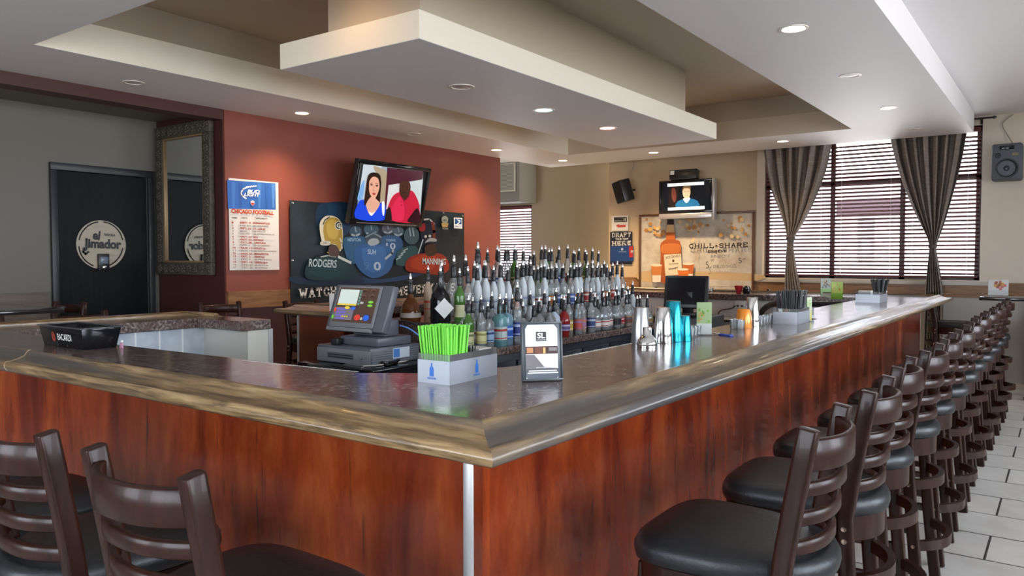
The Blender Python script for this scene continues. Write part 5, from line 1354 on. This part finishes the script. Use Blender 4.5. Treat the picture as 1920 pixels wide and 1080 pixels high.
a.raw([m_(.10, .56), m_(.30, .56), m_(.55, .78), m_(.88, .80), m_(.88, .88), m_(.10, .88)], '6a6468'); MR(.10, .80, .88, .93, '4a484c')
a.raw([m_(.10, .88), m_(.88, .88), m_(.88, .93), m_(.84, .97), m_(.14, .97), m_(.10, .93)], '59606a')
MR(.36, .17, .60, .33, '1a1a1c'); a.lay += 1; a.put('SL', Vector(m_(.385, .285)), Vector((1, 0)), Vector((0, 1)), wm*.19, hm*.095, 'e8e8e8', .03)
a.put('STADIUM', Vector(m_(.38, .32)), Vector((1, 0)), Vector((0, 1)), wm*.2, hm*.018, 'e8e8e8', .01)
a.put('SPECIALTY', Vector(m_(.34, .79)), Vector((1, 0)), Vector((0, 1)), wm*.3, hm*.018, 'e8e8e8', .01)
MR(.16, .825, .84, .845, 'd8d8d8'); MR(.13, .86, .87, .88, 'e4e4e4')
o = a.build('menu_page', t)
# shakers and tins
def turned(name, px, py, prof, m, label, cat, group=None, z=None, seg=32):
    p = at(px, py, z=Z0); t = MB().lathe(prof, seg).build(name, m, smooth=50); t.location = (p.x, p.y, Z0); return tag(t, label, cat, group)
def tin_prof(h, rt, rb): return [(0, 0), (rt*.98, 0), (rt, .004), (rb, h-.002), (rb*.96, h), (0, h)]
teal = mat('teal_metal', (.03, .38, .50), .22, 1); orange = mat('orange_glass', (.75, .25, .03), .2, .2)
p = at(1213, 651, z=Z0); t = empty('cocktail_strainer_cap', (p.x, p.y, Z0), 0, 'short steel shaker top standing at the left of the shaker tins', 'shaker top')
MB().lathe([(0, 0), (.044, 0), (.045, .012), (.042, .03), (.028, .048), (.019, .056), (.019, .085), (.017, .089), (0, .09)], 30).build('shoulder', chrome, t, smooth=50)
MB().lathe([(.0455, .010), (.047, .014), (.0455, .018)], 30).build('bead', chrome, t)
p = at(1240, 643, z=Z0)
t = empty('shaker_tin', (p.x-.075, p.y-.06, Z0), 0, 'grey steel shaker tin upside down behind the brighter one', 'shaker tin', 'shaker tins on the bar')
MB().lathe(tin_prof(.165, .045, .031), 32).build('tin_body', steel, t, smooth=50)
turned('shaker_tin', 1243, 643, tin_prof(.165, .045, .031), chrome, 'polished steel shaker tin upside down left of the teal tins', 'shaker tin', 'shaker tins on the bar')
turned('shaker_tin', 1262, 640, tin_prof(.19, .046, .033), teal, 'tall teal metal shaker tin upside down', 'shaker tin', 'shaker tins on the bar')
turned('shaker_tin', 1282, 639, tin_prof(.12, .038, .028), teal, 'short teal metal shaker tin right of the tall teal one', 'shaker tin', 'shaker tins on the bar')
turned('shaker_tin', 1410, 611, tin_prof(.165, .045, .030), chrome, 'polished steel shaker tin upside down beside the orange glass', 'shaker tin', 'shaker tins on the bar')
turned('orange_tumbler', 1394, 614, tin_prof(.105, .048, .034), orange, 'orange tumbler upside down left of a steel shaker tin', 'tumbler')
# shot glasses
shot = None
def shots(pts, group, label):
    global shot
    for (px, py) in pts:
        p = at(px, py, z=Z0)
        if shot is None:
            shot_o = MB().lathe([(0, 0), (.019, 0), (.021, .004), (.026, .052), (.024, .052), (.018, .010), (0, .009)], 16).build('shot_glass', g_clear, smooth=50); shot = shot_o.data; o = shot_o
        else: o = bpy.data.objects.new('shot_glass', shot); link(o)
        o.location = (p.x, p.y, Z0); tag(o, label, 'shot glass', group)
shots([(1294, 634), (1300, 631), (1306, 629), (1312, 627)], 'shot glasses behind the green card', 'clear shot glass in the small cluster between the teal tin and the green card')
shots([(1376, 617), (1382, 615), (1388, 618)], 'shot glasses by the orange tumbler', 'clear shot glass just left of the orange tumbler')
shots([(1424+5.5*k, 610-1.3*k) for k in range(11)], 'row of shot glasses', 'clear shot glass in the long row left of the stir straw caddy')
# table cards
def card(px, py, w_, h_, c1, c2, label, rz=R(35), z=Z0, side='6f9a3c'):
    p = at(px, py, z=z); t = empty('table_card', (p.x, p.y, z), rz, label, 'card', 'upright cards')
    q = MB(); q.use(mat('card_%s' % c1, c1, .4)); q.box(-w_/2, w_/2, 0, .0, 0, .0) if False else None
    MB().box(-w_/2, w_/2, -.004, .004, .006, h_).build('card', mat('card_%s' % c1, c1, .4), t)
    MB().box(-w_/2, w_/2, -.0052, -.0041, .006, h_*.36).build('lower_print', mat('card_%s' % c2, c2, .4), t)
    q = MB(); r4 = random.Random(int(px)); q.use(mat('card_%s' % side, side, .4))
    for k in range(14):
        x = r4.uniform(-w_*.38, w_*.38); z_ = r4.uniform(h_*.42, h_*.88); s_ = w_*.07
        if k % 3 == 0: q.use(mat('card_b5883c', 'b5883c', .4))
        if k % 3 == 1: q.use(mat('card_%s' % side, side, .4))
        q.box(x-s_, x+s_, -.0051, -.0041, z_-s_, z_+s_)
    q.build('print', t and None, t)
    MB().box(-w_/2, w_/2, -.025, .025, 0, .005).build('foot', acr, t)
    return t
card(1320, 629, .075, .168, '93a878', 'b8c0ba', 'green and white upright drinks card near the teal tins')
card(1516, 603, .05, .15, 'a8b490', 'b8b45c', 'narrow pale green card at the right end of the stir straw caddy', rz=R(70))
card(1569, 562, .11, .17, '8fa83c', '6f9a1c', 'yellow green upright card on the far bar rim', side='c0b03c')
card(1598, 549, .11, .17, '9aa39a', '7aa860', 'white and green upright card below the window', z=1.062, side='3a3a34').location = (-2.15, 8.84, Z0)
card(1522, 598, .03, .07, '6a6a70', 'b0b4b8', 'little white bordered sign stand right of the stir straw caddy', rz=R(60))
p = at(1873, 553, z=1.056); t = card(1873, 553, .19, .17, 'b4b4b2', 'a8a8a8', 'white upright card with red corners on the black high table', rz=R(20), z=1.056, side='a85a50'); t.location = (-.60, 9.62, 1.056)
# second caddy with black stir straws, third small one far down the bar
p = at(1456, 607, z=Z0); c2 = straw_caddy(p.x-.02, p.y, R(0), 'silver wrapped caddy of long black straws halfway down the bar', .14, .26)
straws(c2, .01, .13, .02, .24, 60, .19, .004, black_pl, 'stir_straw', 'long black straw standing in the caddy halfway down the bar', 'straw', 'black straws in the middle caddy', .14, rnd_seed=5)
p = at(1620, 566, z=Z0); c3 = straw_caddy(p.x-.05, p.y-.1, R(0), 'white napkin and straw caddy at the far end of the bar', .20, .32)
o = MB().box(-.05, .05, -.05, .05, 0, .10).build('napkin_stack', mat('napkin_white', (.62, .60, .56), .7)); o.location = c3.matrix_basis @ Vector((.07, .06, .004)); tag(o, 'white napkins sticking out of the far bar caddy', 'napkins')
straws(c3, .12, .19, .2, .28, 22, .20, .006, black_pl, 'stir_straw', 'black straw fanning out of the far bar caddy', 'straw', 'black straws in the far caddy', .5, rnd_seed=6)
# little things along the far rim
def pix_rim(px, y): return at(px, 550, y=y).x
t = empty('red_cup', (pix_rim(1385, 8.5), 8.5, Z0), 0, 'red fluted plastic cup on the far bar top', 'cup')
MB().lathe([(0, 0), (.025, 0), (.027, .004), (.05, .085), (.047, .085), (.024, .008), (0, .007)], 10).build('cup_body', mat('red_plastic', (.45, .02, .03), .3), t)
t = empty('black_dispenser', (pix_rim(1400, 8.5), 8.5, Z0), 0, 'black rounded dispenser beside the red cup', 'dispenser')
MB().lathe([(0, 0), (.035, 0), (.045, .03), (.04, .07), (.02, .085), (0, .088)], 16).build('body', gloss_bk, t)
p = at(1323, 590, y=8.2); t = empty('peppermint_jar', (p.x, 8.15, Z0), 0, 'small jar of red and white striped stirrers behind the green card', 'jar'); t.location = (pix_rim(1323, 8.42), 8.42, Z0-.0)
q = MB().use(mat('jar_red', (.5, .03, .02), .3)).lathe([(0, 0), (.035, 0), (.035, .05), (0, .05)], 14); q.use(white_pl)
for k in range(5): q.tube([(-.02+k*.01, 0, .05), (-.026+k*.013, 0, .085)], .004, 6)
q.build('jar_body', None, t)
for px, lb in ((1334, 'small glass candle holder on the far bar rim left of the red cup'), (1510, 'small glass candle holder on the far bar rim beside the left curtain')):
    t = empty('candle_holder', (pix_rim(px, 8.75), 8.72, Z0), 0, lb, 'candle holder'); MB().lathe([(0, 0), (.03, 0), (.034, .045), (.031, .045), (.027, .008), (0, .007)], 16).build('glass_body', g_clear, t); MB().lathe([(0, .009), (.024, .009), (.024, .025), (0, .025)], 12).build('candle', white_pl, t)
t = empty('ice_bin', (-2.3, 8.05, .0), 0, 'grey sink unit under the far bar top', 'sink'); MB().box(-.9, .6, -.22, .21, .0, .80).build('cabinet_body', mat('sink_grey', (.35, .35, .37), .35, .3), t, .01)
MB().box(-.92, .62, -.24, .21, .80, .82).build('sink_top', steel, t, .004)
p = at(1350, 628, z=Z0)
t = empty('blue_bottle_key', (p.x, p.y, Z0), R(60), 'blue handled bar tool with a steel ring lying on the bar edge', 'bar tool'); MB().box(-.012, .012, -.09, .0, 0, .008).build('handle', mat('blue_rubber', (.03, .08, .45), .5), t, .003)
MB().tube([(.018*math.cos(k*math.pi/8), .03+.018*math.sin(k*math.pi/8), .006) for k in range(16)], .003, 6, True).build('ring', chrome, t)

# worn pale chips along the inner edge of the laminate, clutter by the register
r5 = random.Random(4)
q = MB()
for k in range(60):
    x = -2.55+k*.0098; q.box(x, x+r5.uniform(.005, .012), 1.80+(x+2.3)*.09-r5.uniform(.003, .008), 1.80+(x+2.3)*.09+r5.uniform(.0, .006), GZ+.0002, GZ+.0009)
for k in range(70):
    y = 2.42+k*.011; q.box(-1.622-r5.uniform(-.004, .006), -1.612+r5.uniform(0, .006), y, y+r5.uniform(.005, .013), GZ+.0002, GZ+.0009)
bpart(q.build('worn_edge', mat('chipped_white', (.62, .6, .56), .7), bar, smooth=0))
t = empty('card_terminal', (-3.43, 3.46, .787), R(12), 'black card terminal lying on the shelf beside the cash register', 'card terminal')
MB().box(-.03, .025, -.075, .075, 0, .028).build('body', gloss_bk, t, .008)
MB().box(-.022, .018, .015, .06, .028, .030).build('screen', mat('terminal_screen', (.12, .14, .13), .2), t)
q = MB()
for i_ in range(3):
    for j_ in range(4): q.box(-.02+i_*.014, -.011+i_*.014, -.06+j_*.017, -.05+j_*.017, .028, .031)
q.build('keys', mat('terminal_keys', (.25, .25, .26), .5), t)
